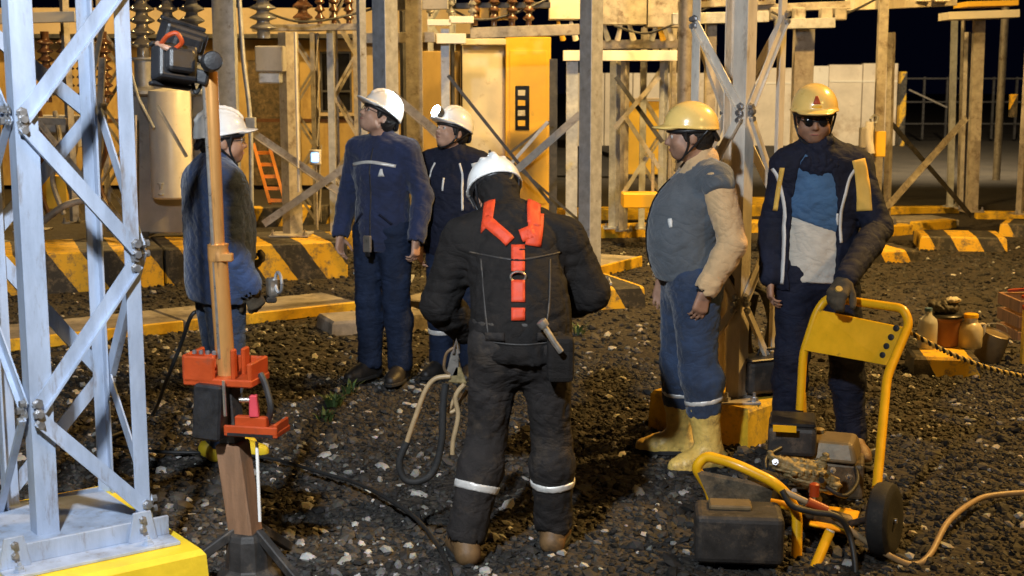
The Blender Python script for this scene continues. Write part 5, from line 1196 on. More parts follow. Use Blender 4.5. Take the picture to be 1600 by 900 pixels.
# ---------- worker with lit headlamp behind
r = person('worker with a lit headlamp on a white helmet, half hidden by the harnessed worker', G(712, 588), 158); r.scale = (.955,) * 3
J = pose(hy=-24, hp=8, head=(0, .035, 1.575), neck=(0, -.01, 1.42), chest=(0, 0, 1.24), shL=(-.18, -.01, 1.365), shR=(.18, -.01, 1.365), elR=(.235, -.01, 1.10), elL=(-.24, .02, 1.10), wrR=(.20, .10, .86), wrL=(-.16, .16, .90), cL=50, cR=40)
J['hy'] = -30; J['hp'] = 20
body(r, J, MAT['skin']); hair(r, J); face_bits(r, J); hel, hb = helmet(r, J, MAT['white_helmet'])
a = head_frame(J) @ Vector((0, 1, .12))
lm = MB().lathe(hp_(J, 0, .128, .085), [(.024, -.02), (.036, 0), (.038, .03), (.036, .034)], 16, axis=a).build('headlamp', MAT['dusty_black'], hel, smooth=40)
MB().lathe(hp_(J, 0, .128, .085) + a.normalized() * .0345, [(.040, 0), (.034, .006), (.01, .010)], 16, axis=a).build('headlamp_lens', MAT['led'], lm, smooth=60)  # lens made wider to draw the lamp's glare
ll = bpy.data.lights.new('headlamp_light', 'SPOT'); ll.energy = 26; ll.color = (.55, .78, 1); ll.spot_size = radians(120); ll.spot_blend = .8; ll.shadow_soft_size = .02
lo = bpy.data.objects.new('headlamp_light', ll); link(lo, hel); lo.location = hp_(J, 0, .128, .085) + a.normalized() * .05; lo.rotation_euler = a.to_track_quat('-Z', 'Y').to_euler()
_, bv = jacket(r, J, MAT['navy_dark'], g=.032, hem=.80, fold=.006, seed=51, armg=.024, belly=.02)
for s, sx in (('L', -1), ('R', 1)):
    patch('jacket_piping', bv, [Vector((sx * .085, 0, 1.39)), Vector((sx * .115, 0, 1.30)), Vector((sx * .125, 0, 1.10))], .012, MAT['white_cloth'], r, view=(0, 1, 0))
    patch('shoulder_panel', bv, [Vector((sx * .165, 0, 1.385)), Vector((sx * .185, 0, 1.30)), Vector((sx * .19, 0, 1.24))], .05, MAT['white_cloth'], r, view=(sx * .2, 1, .1), off=.004, taper=lambda u: 1 - .4 * u)
F = Field(); ne = np.array(J['neck']); F.cone(ne + [0, .05, -.02], ne + [0, .085, -.10], .035, .014, .02); fobj('shirt_front', F.mesh(.007), MAT['pale_shirt'], r)
patch('jacket_zip', bv, [Vector((0, 0, 1.30)), Vector((0, 0, 1.22))], .012, MAT['white_cloth'], r, view=(0, 1, 0))
trousers(r, J, MAT['denim_dark'], g=.022, gc=.030, seed=13, fold=.006); boots(r, J, MAT['boot_black'])
for s in 'LR': legband(r, J, s, .45, .53, (.022, 1, .030, .97))

# ---------- worker at far left behind the mast, facing right
r = person('worker in blue quilted jacket facing right, partly hidden by the floodlight mast', G(350, 714), -62); r.scale = (.98,) * 3
J = pose(hy=-8, hp=4, head=(0, .045, 1.555), neck=(0, -.01, 1.42), chest=(0, 0, 1.24), shL=(-.185, -.01, 1.36), shR=(.185, -.01, 1.36), elL=(-.245, -.02, 1.09), elR=(.245, -.02, 1.09), wrR=(.23, .09, .87), wrL=(-.16, .16, .94), hR=(-.1, .4, -1), nR=(-1, 0, 0), hL=(.5, .8, 0), nL=(0, 0, 1), cL=60, cR=60, ankL=(-.05, -.02, .085), ankR=(.06, -.01, .085), kneeL=(-.07, .02, .5), kneeR=(.07, .02, .5), toeL=(-.07, .15, .03), toeR=(.09, .16, .03))
body(r, J, MAT['skin_brown']); hair(r, J); face_bits(r, J, specs=True); helmet(r, J, MAT['white_helmet'])
def quiltbulge(F):
    for z in np.arange(.84, 1.36, .055): F.cone((-.12, 0, z), (.12, 0, z), .125, .125, .03, .95)
_, bv = jacket(r, J, MAT['quilt'], g=.034, hem=.80, fold=.006, seed=61, armg=.028, belly=.02, extra=quiltbulge)
trousers(r, J, MAT['denim'], g=.022, gc=.028, seed=14, fold=.006); boots(r, J, MAT['yellow_boot'], g=.012, shaft=.20, gs=.016, name='rubber_boot')
for s in 'LR': glove(r, J, s, MAT['glove'])
MB().tube([Vector(J['wrR']) + V(.0 + .05 * cos(a), .14, .02 + .05 * sin(a)) for a in np.linspace(0, 2 * pi, 17)], .008, 6, caps=False).build('glove_clip', MAT['galv'], r, smooth=60)
MB().box((.16, .22, .86), (.06, .05, .09)).build('belt_radio', MAT['steel_bright'], r, bev=.008); MB().box((.15, .21, .80), (.08, .05, .03)).build('radio_pouch', MAT['dusty_black'], r, bev=.008)
# ------------------------------------------------------------------ floodlight mast
md = 4.72
base = G(392, 905); md = base.y
t = thing('floodlight_mast', 'leaning bronze floodlight mast on a brown post with orange red brackets and black lamp heads', 'floodlight mast', (base.x, base.y, 0))
top = P(329, 112, md); jn = P(355, 590, md)
MB().tube([P(341, 402, md), top], .0245, 20).build('mast_tube', MAT['copper_tube'], t, smooth=40)
MB().tube([P(355, 600, md), P(339, 385, md)], .034, 20).build('mast_sleeve', MAT['copper_tube'], t, smooth=40)
MB().tube([P(318, 128, md - .02), P(343, 560, md - .03)], .0065, 8).build('highlight_rod', MAT['steel_bright'], t, smooth=40)  # bright rod that draws the highlight along the mast's left edge
ax_ = (top - jn).normalized()
MB().lathe(P(342, 408, md), [(.03, 0), (.038, .003), (.038, .03), (.034, .045), (.038, .06), (.03, .063)], 20, axis=ax_).build('collar', MAT['copper_tube'], t, smooth=40)
MB().box(P(353, 402, md - .02), (.05, .03, .03)).build('collar_screw', MAT['copper_tube'], t, bev=.004)
pb0 = P(390, 872, md); pt0 = P(354, 600, md); axp = (pt0 - pb0).normalized()
MB().beam(pb0 - axp * .05, P(363, 690, md) , (1, -.35, 0), .098, .085).build('timber_post', MAT['wood'], t, bev=.006)
MB().beam(P(363, 690, md) , pt0, (1, -.35, 0), .07, .07).build('inner_post', MAT['dusty_black'], t, bev=.004)
# upper bracket: clamp tray with upturned jaws
R_ = Matrix.Rotation(radians(-12), 3, 'Z')
c = P(354, 578, md); mb = MB(); 
mb.box(c + V(0, 0, -.03), (.26, .17, .028), R_); mb.box(c + R_ @ V(-.07, -.075, .015), (.115, .02, .095), R_); mb.box(c + R_ @ V(-.125, .0, .02), (.018, .16, .09), R_); mb.box(c + R_ @ V(.118, .0, .005), (.018, .16, .075), R_)
mb.box(c + R_ @ V(.055, -.06, .035), (.016, .03, .11), R_); mb.box(c + R_ @ V(-.0, .075, .005), (.25, .018, .07), R_); mb.box(c + R_ @ V(.06, .03, .03), (.016, .05, .10), R_)
mb.build('upper_bracket', MAT['orange_red'], t, bev=.005)
for k in range(4): MB().lathe(c + R_ @ V(-.10 + .025 * k, -.045, .064), [(.008, 0), (.008, .012), (.004, .014)], 8).build('bracket_bolt', MAT['bolt'], t)
MB().box(P(333, 640, md - .05), (.105, .12, .20), Matrix.Rotation(radians(4), 3, 'Y') @ R_).build('battery_box', MAT['black_plastic'], t, bev=.008)
MB().tube([P(349, 595, md - .11), P(352, 650, md - .11)], .006, 8).build('steel_pin', MAT['steel_bright'], t, smooth=40)
c = P(402, 672, md - .06); mb = MB(); mb.box(c, (.20, .13, .022), R_); mb.box(c + R_ @ V(0, -.06, .014), (.20, .012, .03), R_); mb.box(c + R_ @ V(-.02, .0, .03), (.12, .03, .04), R_); mb.box(c + R_ @ V(.09, 0, .02), (.014, .12, .04), R_)
mb.build('lower_bracket', MAT['orange_red'], t, bev=.004)
MB().box(c + R_ @ V(.0, -.066, -.002), (.17, .006, .010), R_).build('bracket_slot', MAT['black_plastic'], t)
MB().hull_block([c + V(-.025, -.02, .05), c + V(.01, -.02, .05), c + V(.01, .01, .05), c + V(-.025, .01, .05)], [c + V(-.022, -.02, .13), c + V(.004, -.02, .13), c + V(.004, .01, .13), c + V(-.022, .01, .13)]).build('red_lever', MAT['red_handle'], t, bev=.004)
MB().tube([c + V(-.06, 0, .11), c + V(-.02, 0, .11)], .009, 10).build('lever_pin', MAT['steel_bright'], t, smooth=40)
MB().tube(smooth_path([c + V(.03, .02, .02), c + V(.05, .0, .08), c + V(.03, .02, .16), c + V(.01, .03, .2)]), .012, 8).build('cable_end', MAT['cord_black'], t, smooth=40)
MB().tube([P(401, 690, md - .06), P(406, 815, md - .08)], .006, 8).build('ground_rod', MAT['white_paint'], t, smooth=40)
MB().lathe(V(base.x - .005, base.y, -.02), [(.12, 0), (.115, .05), (.085, .07), (.078, .18), (.07, .20), (.06, .205)], 10).build('base_socket', MAT['dusty_black'], t, bev=.004)
for a_ in (200, 320, 75):
    d = V(cos(radians(a_)), sin(radians(a_)), 0) * .8; MB().beam(V(base.x, base.y, .19) + d * .06, V(base.x, base.y, .01) + d * .42, (0, 0, 1), .035, .03).build('tripod_leg', MAT['dusty_black'], t, bev=.004)
# lamp heads seen from behind
hc = P(292, 92, md - .02)
Rh = Matrix.Rotation(radians(24), 3, 'Z') @ Matrix.Rotation(radians(14), 3, 'X')
def lamp_head(cen, R, w, h, dp):
    mb = MB(); mb.box(cen, (w, dp, h), R); o = mb.build('lamp_head', MAT['black_plastic'], t, bev=.012, bseg=2)
    MB().box(cen + R @ V(0, -dp * .5 - .012, 0), (w * .7, .04, h * .66), R).build('driver_case', MAT['black_plastic'], o, bev=.014, bseg=2)
    MB().box(cen + R @ V(0, dp * .5 + .004, 0), (w * .9, .01, h * .86), R).build('lens', MAT['glass_dark'], o, bev=.003)
    MB().box(cen + R @ V(0, dp * .5 - .01, h * .5 + .006), (w * 1.04, .03, .014), R).build('rim', MAT['black_plastic'], o, bev=.003); MB().box(cen + R @ V(0, dp * .5 - .01, -h * .5 - .006), (w * 1.04, .03, .014), R).build('rim', MAT['black_plastic'], o, bev=.003)
lamp_head(P(284, 62, md + .05), rotm(30, 10, 16), .155, .095, .09)
lamp_head(P(272, 100, md - .05), rotm(38, -12, 8), .14, .125, .085)
MB().tube(smooth_path([P(330, 112, md), P(325, 98, md), P(300, 88, md), P(285, 82, md)]), .013, 8).build('yoke', MAT['dusty_black'], t, smooth=40)
MB().lathe(P(328, 98, md - .05), [(.02, 0), (.034, .004), (.034, .06), (.03, .068), (.012, .07)], 18, axis=(.4, -1, .1)).build('tilt_knob', MAT['black_plastic'], t, smooth=40)
MB().box(P(306, 118, md - .02), (.09, .06, .05), rotm(10, 0, 15)).build('yoke_block', MAT['black_plastic'], t, bev=.01, bseg=2)
MB().tube(smooth_path([P(252, 68, md - .1), P(262, 56, md - .12), P(276, 52, md - .12), P(284, 66, md - .11), P(274, 76, md - .1)]), .008, 8).build('lamp_cable', MAT['orange_red'], t, smooth=40)
MB().tube(smooth_path([P(246, 68, md - .08), P(258, 74, md - .11), P(276, 80, md - .1)]), .010, 8).build('lamp_cable', MAT['skin_brown'], t, smooth=40)
MB().tube(smooth_path([P(316, 130, md), P(306, 145, md), P(300, 128, md)]), .007, 8).build('lamp_cable', MAT['cord_black'], t, smooth=40)

# ------------------------------------------------------------------ hanging earthing clamp with cable loop, held by the harnessed worker
t = thing('earthing_clamp', 'earthing clamp with a looped dark cable hanging beside the harnessed worker', 'clamp', (P(710, 560, 5.0).x, 5.0, 0))
d_ = 5.02
MB().hull_block([P(696, 588, d_), P(716, 588, d_), P(716, 588, d_ + .03), P(696, 588, d_ + .03)], [P(706, 545, d_), P(718, 545, d_), P(718, 545, d_ + .025), P(706, 545, d_ + .025)]).build('jaw', MAT['steel_bright'], t, bev=.003)
MB().tube([P(708, 552, d_ - .01), P(713, 530, d_ - .01), P(717, 552, d_ - .01)], .006, 6).build('jaw_tip', MAT['steel_bright'], t)
MB().tube(smooth_path([P(702, 585, d_), P(694, 575, d_), P(698, 552, d_), P(712, 542, d_)]), .006, 8).build('spring_lever', MAT['boot_brown'], t, smooth=40)
MB().hull_block([P(700, 598, d_), P(730, 600, d_), P(730, 600, d_ + .02), P(700, 598, d_ + .02)], [P(712, 572, d_), P(720, 574, d_), P(720, 574, d_ + .02), P(712, 572, d_ + .02)]).build('handle', MAT['pump'], t, bev=.004)
MB().tube(smooth_path([P(704, 588, d_), P(680, 592, d_), P(664, 612, d_), P(648, 655, d_), P(636, 690, d_)]), .010, 8).build('cable', MAT['cord_tan'], t, smooth=50)
MB().tube(smooth_path([P(636, 690, d_), P(624, 722, d_), P(632, 748, d_), P(655, 752, d_), P(678, 735, d_), P(690, 690, d_), P(692, 640, d_), P(696, 600, d_)]), .014, 8).build('cable', MAT['rubber'], t, smooth=50)
MB().tube(smooth_path([P(726, 600, d_), P(712, 620, d_), P(716, 650, d_), P(708, 690, d_), P(707, 710, d_)]), .010, 8).build('cable', MAT['cord_tan'], t, smooth=50)
MB().tube(smooth_path([P(722, 602, d_ + .05), P(702, 640, d_ + .05), P(712, 640, d_ + .05), P(730, 610, d_ + .05)]), .008, 8).build('cable', MAT['cord_tan'], t, smooth=50)

# ------------------------------------------------------------------ cables on the ground
def ground_cable(label, pts, r, m, lift=.018):
    ps = [G(x, y, lift + r) if not isinstance(x, Vector) else x for x, y in pts]
    o = MB().tube(smooth_path(ps, 8), r, 8).build('cable', MAT[m], None, smooth=50); tag(o, label, 'cable'); return o
ground_cable('black cable on the gravel running from the mast to the harnessed worker', [(150, 690), (240, 705), (330, 708), (420, 716), (500, 738), (560, 756), (615, 785), (655, 815), (690, 862), (705, 905), (715, 960)], .009, 'cord_black')
o = MB().tube(smooth_path([P(320, 486, 6.5), P(300, 492, 6.45), P(282, 540, 6.5), P(262, 590, 6.6), G(240, 645, .03), G(215, 665, .03), G(150, 690, .03)], 8), .010, 8).build('cable', MAT['cord_black'], None, smooth=50); tag(o, 'thin black cable hanging from the quilted jacket worker down to the gravel', 'cable')

# ------------------------------------------------------------------ black tray box and rods at the middle tower
t = thing('tool_box', 'long dark tool box resting on the plinth beside the middle tower', 'tool box', G(1200, 645, z2))
c = G(1198, 618, z2) + V(0, .02, .11)
MB().box(c, (.30, .16, .17), rotm(25)).build('case', MAT['dusty_black'], t, bev=.02, bseg=2); MB().box(c + V(0, 0, .092), (.31, .17, .015), rotm(25)).build('lid', MAT['black_plastic'], t, bev=.006); MB().tube([c + V(-.05, 0, .1), c + V(-.04, 0, .13), c + V(.04, .02, .13), c + V(.05, .02, .1)], .008, 8).build('handle', MAT['black_plastic'], t, smooth=50)
t = thing('earthing_rod', 'thin pale earthing rod standing on the plinth beside the middle tower', 'rod', G(1216, 600, z2))
MB().tube([P(1219, 462, 7.15), P(1215, 582, 7.15)], .009, 10).build('rod', MAT['steel_bright'], t, smooth=40); MB().lathe(P(1215, 566, 7.15), [(.012, 0), (.016, .003), (.016, .03), (.012, .033)], 12).build('ferrule', MAT['galv'], t, smooth=40)
t = thing('cable_bundle', 'dark bundle of hose hanging on the middle tower leg', 'hose', P(1190, 520, 7.2))
for k in range(3): MB().tube(smooth_path([P(1172, 430 + 8 * k, 7.05), P(1196 + 4 * k, 470, 7.1), P(1205 - 3 * k, 530, 7.12), P(1186, 575, 7.1), P(1170, 530, 7.05), P(1174 + 4 * k, 460, 7.05)]), .016, 8).build('hose', MAT['rubber'], t, smooth=50)
MB().beam(P(1116, 390, 6.72), P(1160, 462, 6.72), (0, 0, 1), .02, .01).build('strap', MAT['dusty_black'], t)

# ------------------------------------------------------------------ yellow generator cart
org = G(1260, 850)
t = thing('generator_cart', 'yellow tube framed generator cart with a black wheel, engine and black box', 'generator cart', org)
def ytube(nm, pts, r=.017, rad=.06, m='gen_yellow'): return MB().tube(round_path(pts, rad), r * 1.2, 14).build(nm, MAT[m], t, smooth=50)
dh = 5.75
ytube('handle_frame', [P(1370, 762, 5.25), P(1386, 588, 5.6), P(1421, 505, dh), P(1412, 482, dh + .04), P(1292, 465, dh + .32), P(1276, 487, dh + .32), P(1255, 552, dh + .32), P(1250, 640, dh + .32)], .0165, .05)
pl = [P(1256, 548, dh + .30), P(1280, 486, dh + .30), P(1416, 514, dh + .005), P(1388, 572, dh + .005)]
MB().prism(pl, (.0, .014, .006)).build('handle_panel', MAT['gen_yellow'], t, bev=.003)
nrm = (pl[1] - pl[0]).cross(pl[2] - pl[1]).normalized(); nrm = -nrm if nrm.y > 0 else nrm
for x, y in ((1401, 513), (1393, 527), (1386, 541), (1380, 555)): MB().lathe((lambda rr: cam.location + rr * ((pl[0] - cam.location).dot(nrm) / rr.dot(nrm)))(ray(x, y)) + nrm * .004, [(.014, -.01), (.014, .004), (.006, .005)], 14, axis=nrm).build('panel_hole', MAT['black_plastic'], t)
dl = 5.15
ytube('lower_frame', [P(1114, 787, dl + .1), P(1108, 765, dl + .1), P(1086, 730, dl + .08), P(1103, 712, dl + .08), P(1150, 725, dl), P(1206, 752, dl - .05), P(1226, 768, dl - .05), P(1246, 800, dl - .06), P(1244, 905, dl - .14)], .0175, .06)
ytube('lower_frame', [P(1170, 803, dl + .12), P(1185, 782, dl + .12), P(1230, 790, dl + .1), P(1300, 812, dl + .2)], .015, .03)
ytube('front_leg', [P(1296, 832, dl - .1), P(1262, 912, dl - .25)], .017)
MB().tube([P(1298, 828, dl - .1), P(1293, 840, dl - .105)], .0185, 14).build('reflective_ring', MAT['reflective'], t, smooth=40)
MB().hull_block([P(1264, 822, dl), P(1330, 838, dl + .02), P(1344, 800, dl + .4), P(1270, 792, dl + .4)], [p + V(0, 0, .012) for p in (P(1264, 822, dl), P(1330, 838, dl + .02), P(1344, 800, dl + .4), P(1270, 792, dl + .4))]).build('base_tray', MAT['gen_yellow'], t, bev=.004)
MB().hull_block([P(1090, 740, dl + .06), P(1112, 790, dl + .03), P(1200, 800, dl - .02), P(1208, 764, dl - .02)], [p + V(0, .012, .012) for p in (P(1090, 740, dl + .06), P(1112, 790, dl + .03), P(1200, 800, dl - .02), P(1208, 764, dl - .02))]).build('mesh_guard', MAT['engine'], t)
# black box in front
c = G(1166, 905, .0); c = V(P(1163, 850, 4.78).x, 4.92, .11)
MB().box(c, (.33, .22, .19), rotm(-6)).build('black_box', MAT['dusty_black'], t, bev=.025, bseg=3)
MB().box(c + V(-.03, .02, .102), (.16, .1, .02), rotm(-6)).build('box_lid', MAT['tank'], t, bev=.006)
for k in (-1, 1): MB().box(c + rotm(-6) @ V(.12 * k, -.05, -.10), (.05, .05, .02)).build('foot', MAT['rubber'], t, bev=.004)
# engine block group
de = 5.85
c = V(P(1238, 675, de).x, de, P(1238, 680, de).z)
MB().box(c, (.21, .26, .13), rotm(-12)).build('air_filter_case', MAT['dusty_black'], t, bev=.02, bseg=2)
MB().box(c + V(0, 0, .072), (.20, .24, .018), rotm(-12)).build('filter_lid', MAT['black_plastic'], t, bev=.008)
MB().box(P(1226, 670, de - .17), (.10, .006, .03), rotm(-12)).build('yellow_label', MAT['gen_yellow'], t, bev=.001)
c2 = V(P(1300, 690, de).x, de - .02, P(1300, 695, de).z)
MB().hull_block([c2 + rotm(-20) @ V(a * .12, b * .13, -.045) for a, b in ((-1, -1), (1, -1), (1, 1), (-1, 1))], [c2 + rotm(-20) @ V(a * .095, b * .10, .045) for a, b in ((-1, -1), (1, -1), (1, 1), (-1, 1))]).build('fuel_tank', MAT['tank'], t, bev=.02, bseg=3)
MB().lathe(c2 + V(-.05, .06, .04), [(.026, 0), (.026, .022), (.02, .026)], 14).build('fuel_cap', MAT['pump'], t, smooth=40)
MB().box(c2 + V(.02, 0, -.13), (.24, .22, .16), rotm(-15)).build('crankcase', MAT['engine'], t, bev=.015, bseg=2)
fb = MB()
for k in range(7): fb.box(c2 + V(-.10, .02, -.09 - .018 * k), (.17, .19, .007), rotm(-15))
fb.build('cylinder_fins', MAT['engine'], t)
pc = P(1258, 740, 5.45)
F = Field(); F.ell(pc, (.085, .07, .042), np.array(rotm(-25, 0, 18)), .02); F.cone(pc + V(-.12, 0, .05), pc + V(.0, 0, .0), .028, .05, .03); F.cone(pc + V(.02, 0, 0), pc + V(.11, -.02, -.045), .048, .034, .02); F.cone(pc + V(.06, 0, .02), pc + V(.085, 0, .075), .022, .012, .02); F.cone(pc + V(-.13, 0, .05), pc + V(-.15, 0, .09), .018, .008, .01); F.cone(pc + V(.03, -.03, -.03), pc + V(.04, -.05, -.10), .02, .016, .01)
for k in range(5): F.cone(pc + V(-.06 + .03 * k, -.07, .02), pc + V(-.05 + .03 * k, .05, .03), .007, .007, .004)
o, _ = fobj('pump_casting', F.mesh(.005, .012, 4, .05), MAT['pump'], t); o.location = -Vector(ORG[t.name])
MB().lathe(pc + V(.05, -.075, -.005), [(.012, 0), (.012, .012)], 12, axis=(0, -1, .2)).build('pump_plug', MAT['black_plastic'], t)
for k, (x, y) in enumerate(((1212, 722), (1285, 756), (1240, 768), (1300, 735), (1325, 745))): MB().lathe(P(x, y, 5.42), [(.014, 0), (.014, .01), (.007, .01), (.007, .025)], 6, axis=(.2 * k - .4, -1, .4)).build('engine_bolt', MAT['bolt'], t)
for pts in ([P(1290, 760, 5.4), P(1320, 775, 5.4), P(1340, 750, 5.6), P(1330, 715, 5.8)], [P(1220, 700, 5.6), P(1195, 720, 5.5), P(1210, 760, 5.4), P(1250, 775, 5.3)]): MB().tube(smooth_path(pts), .010, 8).build('fuel_hose', MAT['cord_black'], t, smooth=50)
MB().lathe(P(1272, 775, 5.3), [(.02, 0), (.02, .05), (.012, .055)], 12, axis=(0, 0, 1)).build('spark_plug_cap', MAT['orange_red'], t, smooth=40)
MB().tube([P(1262, 806, 5.25), P(1322, 822, 5.3)], .05, 16).build('muffler', MAT['engine'], t, smooth=40)
# wheel
wc = P(1382, 812, 5.04); wax = V(.83, -.5, .05)
MB().lathe(wc, [(.085, -.038), (.12, -.042), (.142, -.03), (.148, 0), (.142, .03), (.12, .042), (.085, .038)], 32, axis=wax).build('tyre', MAT['rubber'], t, smooth=40)
w2 = MB().lathe(wc, [(.02, -.03), (.082, -.034), (.084, 0), (.082, .034), (.02, .03)], 24, axis=wax).build('wheel_hub', MAT['dusty_black'], t, smooth=35)
MB().tube([wc - wax * .06, wc + wax * .05], .011, 10).build('axle', MAT['bolt'], t, smooth=40)
MB().tube([wc - wax * .05, P(1290, 828, 5.3)], .014, 10).build('axle_tube', MAT['dusty_black'], t, smooth=40)
wc2 = wc - wax * .52; MB().lathe(wc2, [(.085, -.038), (.12, -.042), (.142, -.03), (.148, 0), (.142, .03), (.12, .042), (.085, .038)], 32, axis=wax).build('tyre', MAT['rubber'], t, smooth=40)
# hoses from the cart
o = MB().tube(smooth_path([P(1226, 768, 5.05), P(1256, 782, 5.02), P(1290, 798, 5.0), P(1320, 822, 4.98), P(1372, 858, 4.96), P(1422, 882, 4.96), P(1452, 868, 5.02), P(1482, 815, 5.3), G(1525, 782, .03), G(1560, 773, .03), G(1620, 769, .03), G(1690, 768, .03)], 8), .0125, 10).build('hose', MAT['cord_tan'], None, smooth=50); tag(o, 'tan hose curving from the generator cart off to the right edge', 'hose')
o = MB().tube(smooth_path([P(1222, 766, 5.0), P(1238, 790, 4.98), P(1270, 800, 4.97), P(1310, 808, 4.96), P(1328, 838, 4.95), P(1336, 880, 4.9), P(1338, 930, 4.85)], 8), .0125, 10).build('hose', MAT['cord_black'], None, smooth=50); tag(o, 'dark hose dropping from the generator cart to the gravel', 'hose')
MB().tube([P(1262, 784, 5.0), P(1292, 798, 4.99)], .02, 12).build('hose_fitting', MAT['orange_red'], t, smooth=40)

# ------------------------------------------------------------------ bucket, bottles, rope, crate
bz = .12; d_ = 8.55
def onb(x): return V(P(x, 500, d_).x, d_, bz)
t = thing('paint_bucket', 'orange brown bucket with a black lid heaped with a cloth', 'bucket', onb(1478)); b_ = onb(1478)
MB().lathe(b_, [(.080, 0), (.092, .01), (.098, .17), (.102, .175), (.100, .19), (.09, .19)], 24).build('pail', MAT['bucket'], t, smooth=35)
MB().lathe(b_ + V(0, 0, .19), [(.106, 0), (.108, .012), (.10, .02), (.05, .024)], 24).build('lid', MAT['black_plastic'], t, smooth=35)
MB().tube([b_ + V(.1 * cos(a), -.02 - .05 * sin(a), .17 - .09 * sin(a)) for a in np.linspace(0, pi, 9)], .004, 6).build('bail_handle', MAT['bolt'], t, smooth=50)
t = thing('work_gloves', 'crumpled dark gloves and rag heaped on the bucket lid', 'gloves', b_ + V(0, 0, .21))
F = Field(); c = b_ + V(-.01, 0, .245); F.ell(c, (.085, .06, .035), None, .02); F.ell(c + V(-.06, 0, .02), (.05, .04, .03), None, .02); F.cone(c + V(.0, 0, .03), c + V(.06, 0, .04), .03, .02, .02)
o, _ = fobj('dark_rag', F.mesh(.007, .014, 6, .07), MAT['dusty_black'], t); o.location = -Vector(ORG[t.name])
F = Field(); c = b_ + V(.035, -.01, .30); F.ell(c, (.045, .035, .018), None, .02); o, _ = fobj('pale_rag', F.mesh(.006, .010, 8, .05), MAT['pale_shirt'], t); o.location = -Vector(ORG[t.name])
t = thing('plastic_bottle', 'milky plastic bottle left of the orange bucket', 'bottle', onb(1444) - V(0, .08, 0)); b_ = onb(1444) - V(0, .08, 0)
MB().lathe(b_, [(.055, 0), (.062, .01), (.062, .16), (.055, .19), (.025, .215), (.022, .24)], 20).build('bottle_body', MAT['bottle'], t, smooth=50); MB().lathe(b_ + V(0, 0, .24), [(.024, 0), (.024, .02), (.02, .022)], 16).build('cap', MAT['blue_shirt'], t, smooth=40)
t = thing('plastic_jug', 'yellowish plastic jug right of the orange bucket', 'jug', onb(1512) - V(0, .06, 0)); b_ = onb(1512) - V(0, .06, 0)
MB().lathe(b_, [(.07, 0), (.076, .01), (.078, .12), (.06, .155), (.045, .165), (.042, .20)], 20).build('jug_body', MAT['jug'], t, smooth=50); MB().lathe(b_ + V(0, 0, .195), [(.046, 0), (.046, .022), (.04, .026)], 16).build('cap', MAT['gen_yellow'], t, smooth=40); MB().tube(smooth_path([b_ + V(.05, 0, .15), b_ + V(.09, 0, .15), b_ + V(.09, 0, .10), b_ + V(.075, 0, .07)], 5), .008, 8).build('handle', MAT['jug'], t, smooth=50)
t = thing('paint_can', 'dented brownish can on the gravel right of the bottles', 'can', G(1548, 562)); b_ = G(1548, 562)
MB().lathe(b_ + V(0, 0, .09), [(.085, -.11), (.09, -.10), (.09, .09), (.095, .095), (.085, .10), (.08, .09), (.03, .085)], 24, axis=(.25, -.2, 1)).build('can_body', MAT['tank'], t, smooth=35); MB().tube([b_ + V(.09 * cos(a), -.03, .19 + .06 * sin(a)) for a in np.linspace(0, pi, 8)], .004, 6).build('wire_handle', MAT['bolt'], t)
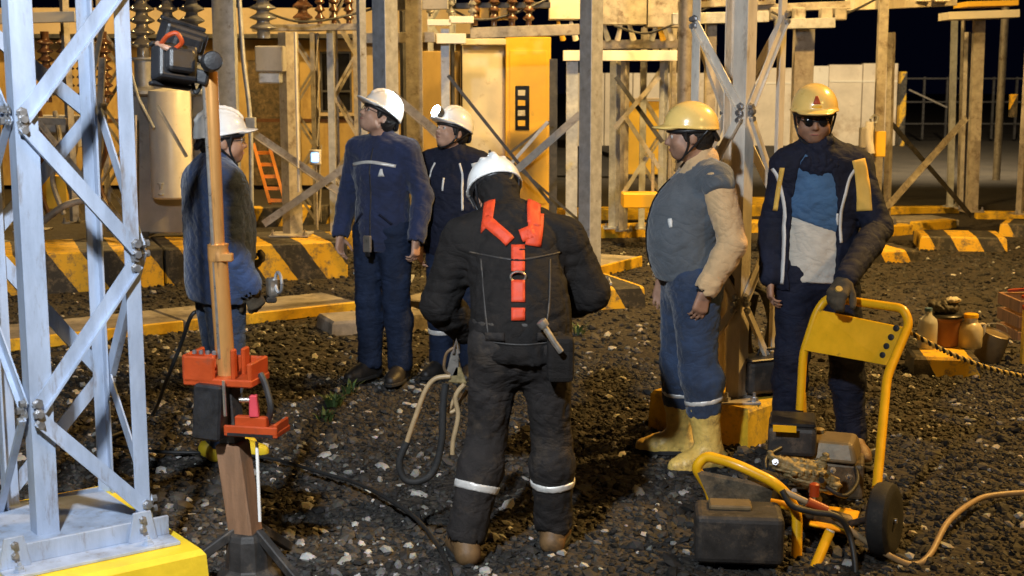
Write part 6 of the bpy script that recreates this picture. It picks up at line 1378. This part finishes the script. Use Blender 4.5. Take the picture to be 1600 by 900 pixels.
# rope of two twisted strands from the cart handle
p0, p1 = P(1410, 512, 5.80), P(1640, 592, 6.6); n = 160; dd = (p1 - p0).normalized(); u = dd.cross(V(0, 0, 1)).normalized(); w = dd.cross(u)
t = thing('rope', 'twisted black and yellow rope stretched from the cart handle to the right edge', 'rope', p0)
for k, m in ((0, 'rope_yellow'), (1, 'cord_black')):
    pts = []
    for i in range(n + 1):
        s_ = i / n; a = s_ * 2 * pi * 22 + pi * k; q = p0.lerp(p1, s_) + V(0, 0, -.05 * 4 * s_ * (1 - s_)); pts.append(q + u * cos(a) * .006 + w * sin(a) * .006)
    MB().tube(pts, .0068, 6).build('strand', MAT[m], t, smooth=60)
t = thing('crate', 'red brown crate with an orange post at the right edge', 'crate', G(1590, 540)); c = G(1600, 530) + V(.16, .1, -.05)
for k in range(3):
    for sy in (-1, 1): MB().box(c + V(0, sy * .2, .08 + .11 * k), (.5, .02, .085)).build('side_board', MAT['wood'], t, bev=.003)
    for sx in (-1, 1): MB().box(c + V(sx * .24, 0, .08 + .11 * k), (.02, .378, .085)).build('end_board', MAT['wood'], t, bev=.003)
MB().box(c + V(0, 0, .02), (.46, .37, .02)).build('floor_board', MAT['wood'], t)
for s in (-1, 1): MB().beam(c + V(-.2, -.15 * s, .36), c + V(.24, .1 * s, .44), (0, 0, 1), .02, .04).build('slat', MAT['orange_red'], t, bev=.002)
t = thing('marker_post', 'short orange post at the right edge beside the crate', 'post', G(1600, 566)); MB().box(G(1601, 566) + V(0, 0, .17), (.05, .05, .36)).build('post', MAT['cab_yellow'], t, bev=.004); MB().box(G(1601, 566) + V(0, 0, .36), (.056, .056, .03)).build('cap', MAT['orange_red'], t, bev=.004)

# ------------------------------------------------------------------ small weeds
def weed(x, y, label, n=26, h=.11):
    c = G(x, y); t = thing('weed', label, 'weed', c); mb = MB()
    for i in range(n):
        a = random.uniform(0, 2 * pi); r0 = random.uniform(0, .05); L = random.uniform(.5, 1) * h; tl = random.uniform(.2, 1.0); w = .006
        b = c + V(cos(a) * r0, sin(a) * r0, -.01); d = V(cos(a), sin(a), 0); s_ = V(-d.y, d.x, 0) * w
        m_ = b + d * L * tl * .4 + V(0, 0, L * .7); e = b + d * L * tl + V(0, 0, L)
        mb.add([b - s_, b + s_, m_ + s_ * 1.4, m_ - s_ * 1.4, e], [(0, 1, 2, 3), (3, 2, 4)])
    tag(mb.build('leaves', MAT['leaf'], t), kind='stuff')
weed(522, 632, 'small green weed in the gravel left of the worker in navy', 45, .08); weed(508, 655, 'smaller weed on the gravel just below the small green weed', 20, .08)
weed(545, 612, 'low weed near the boots of the worker in navy', 18, .08); weed(905, 520, 'low weed right of the harnessed worker near the striped plinth', 20, .09)
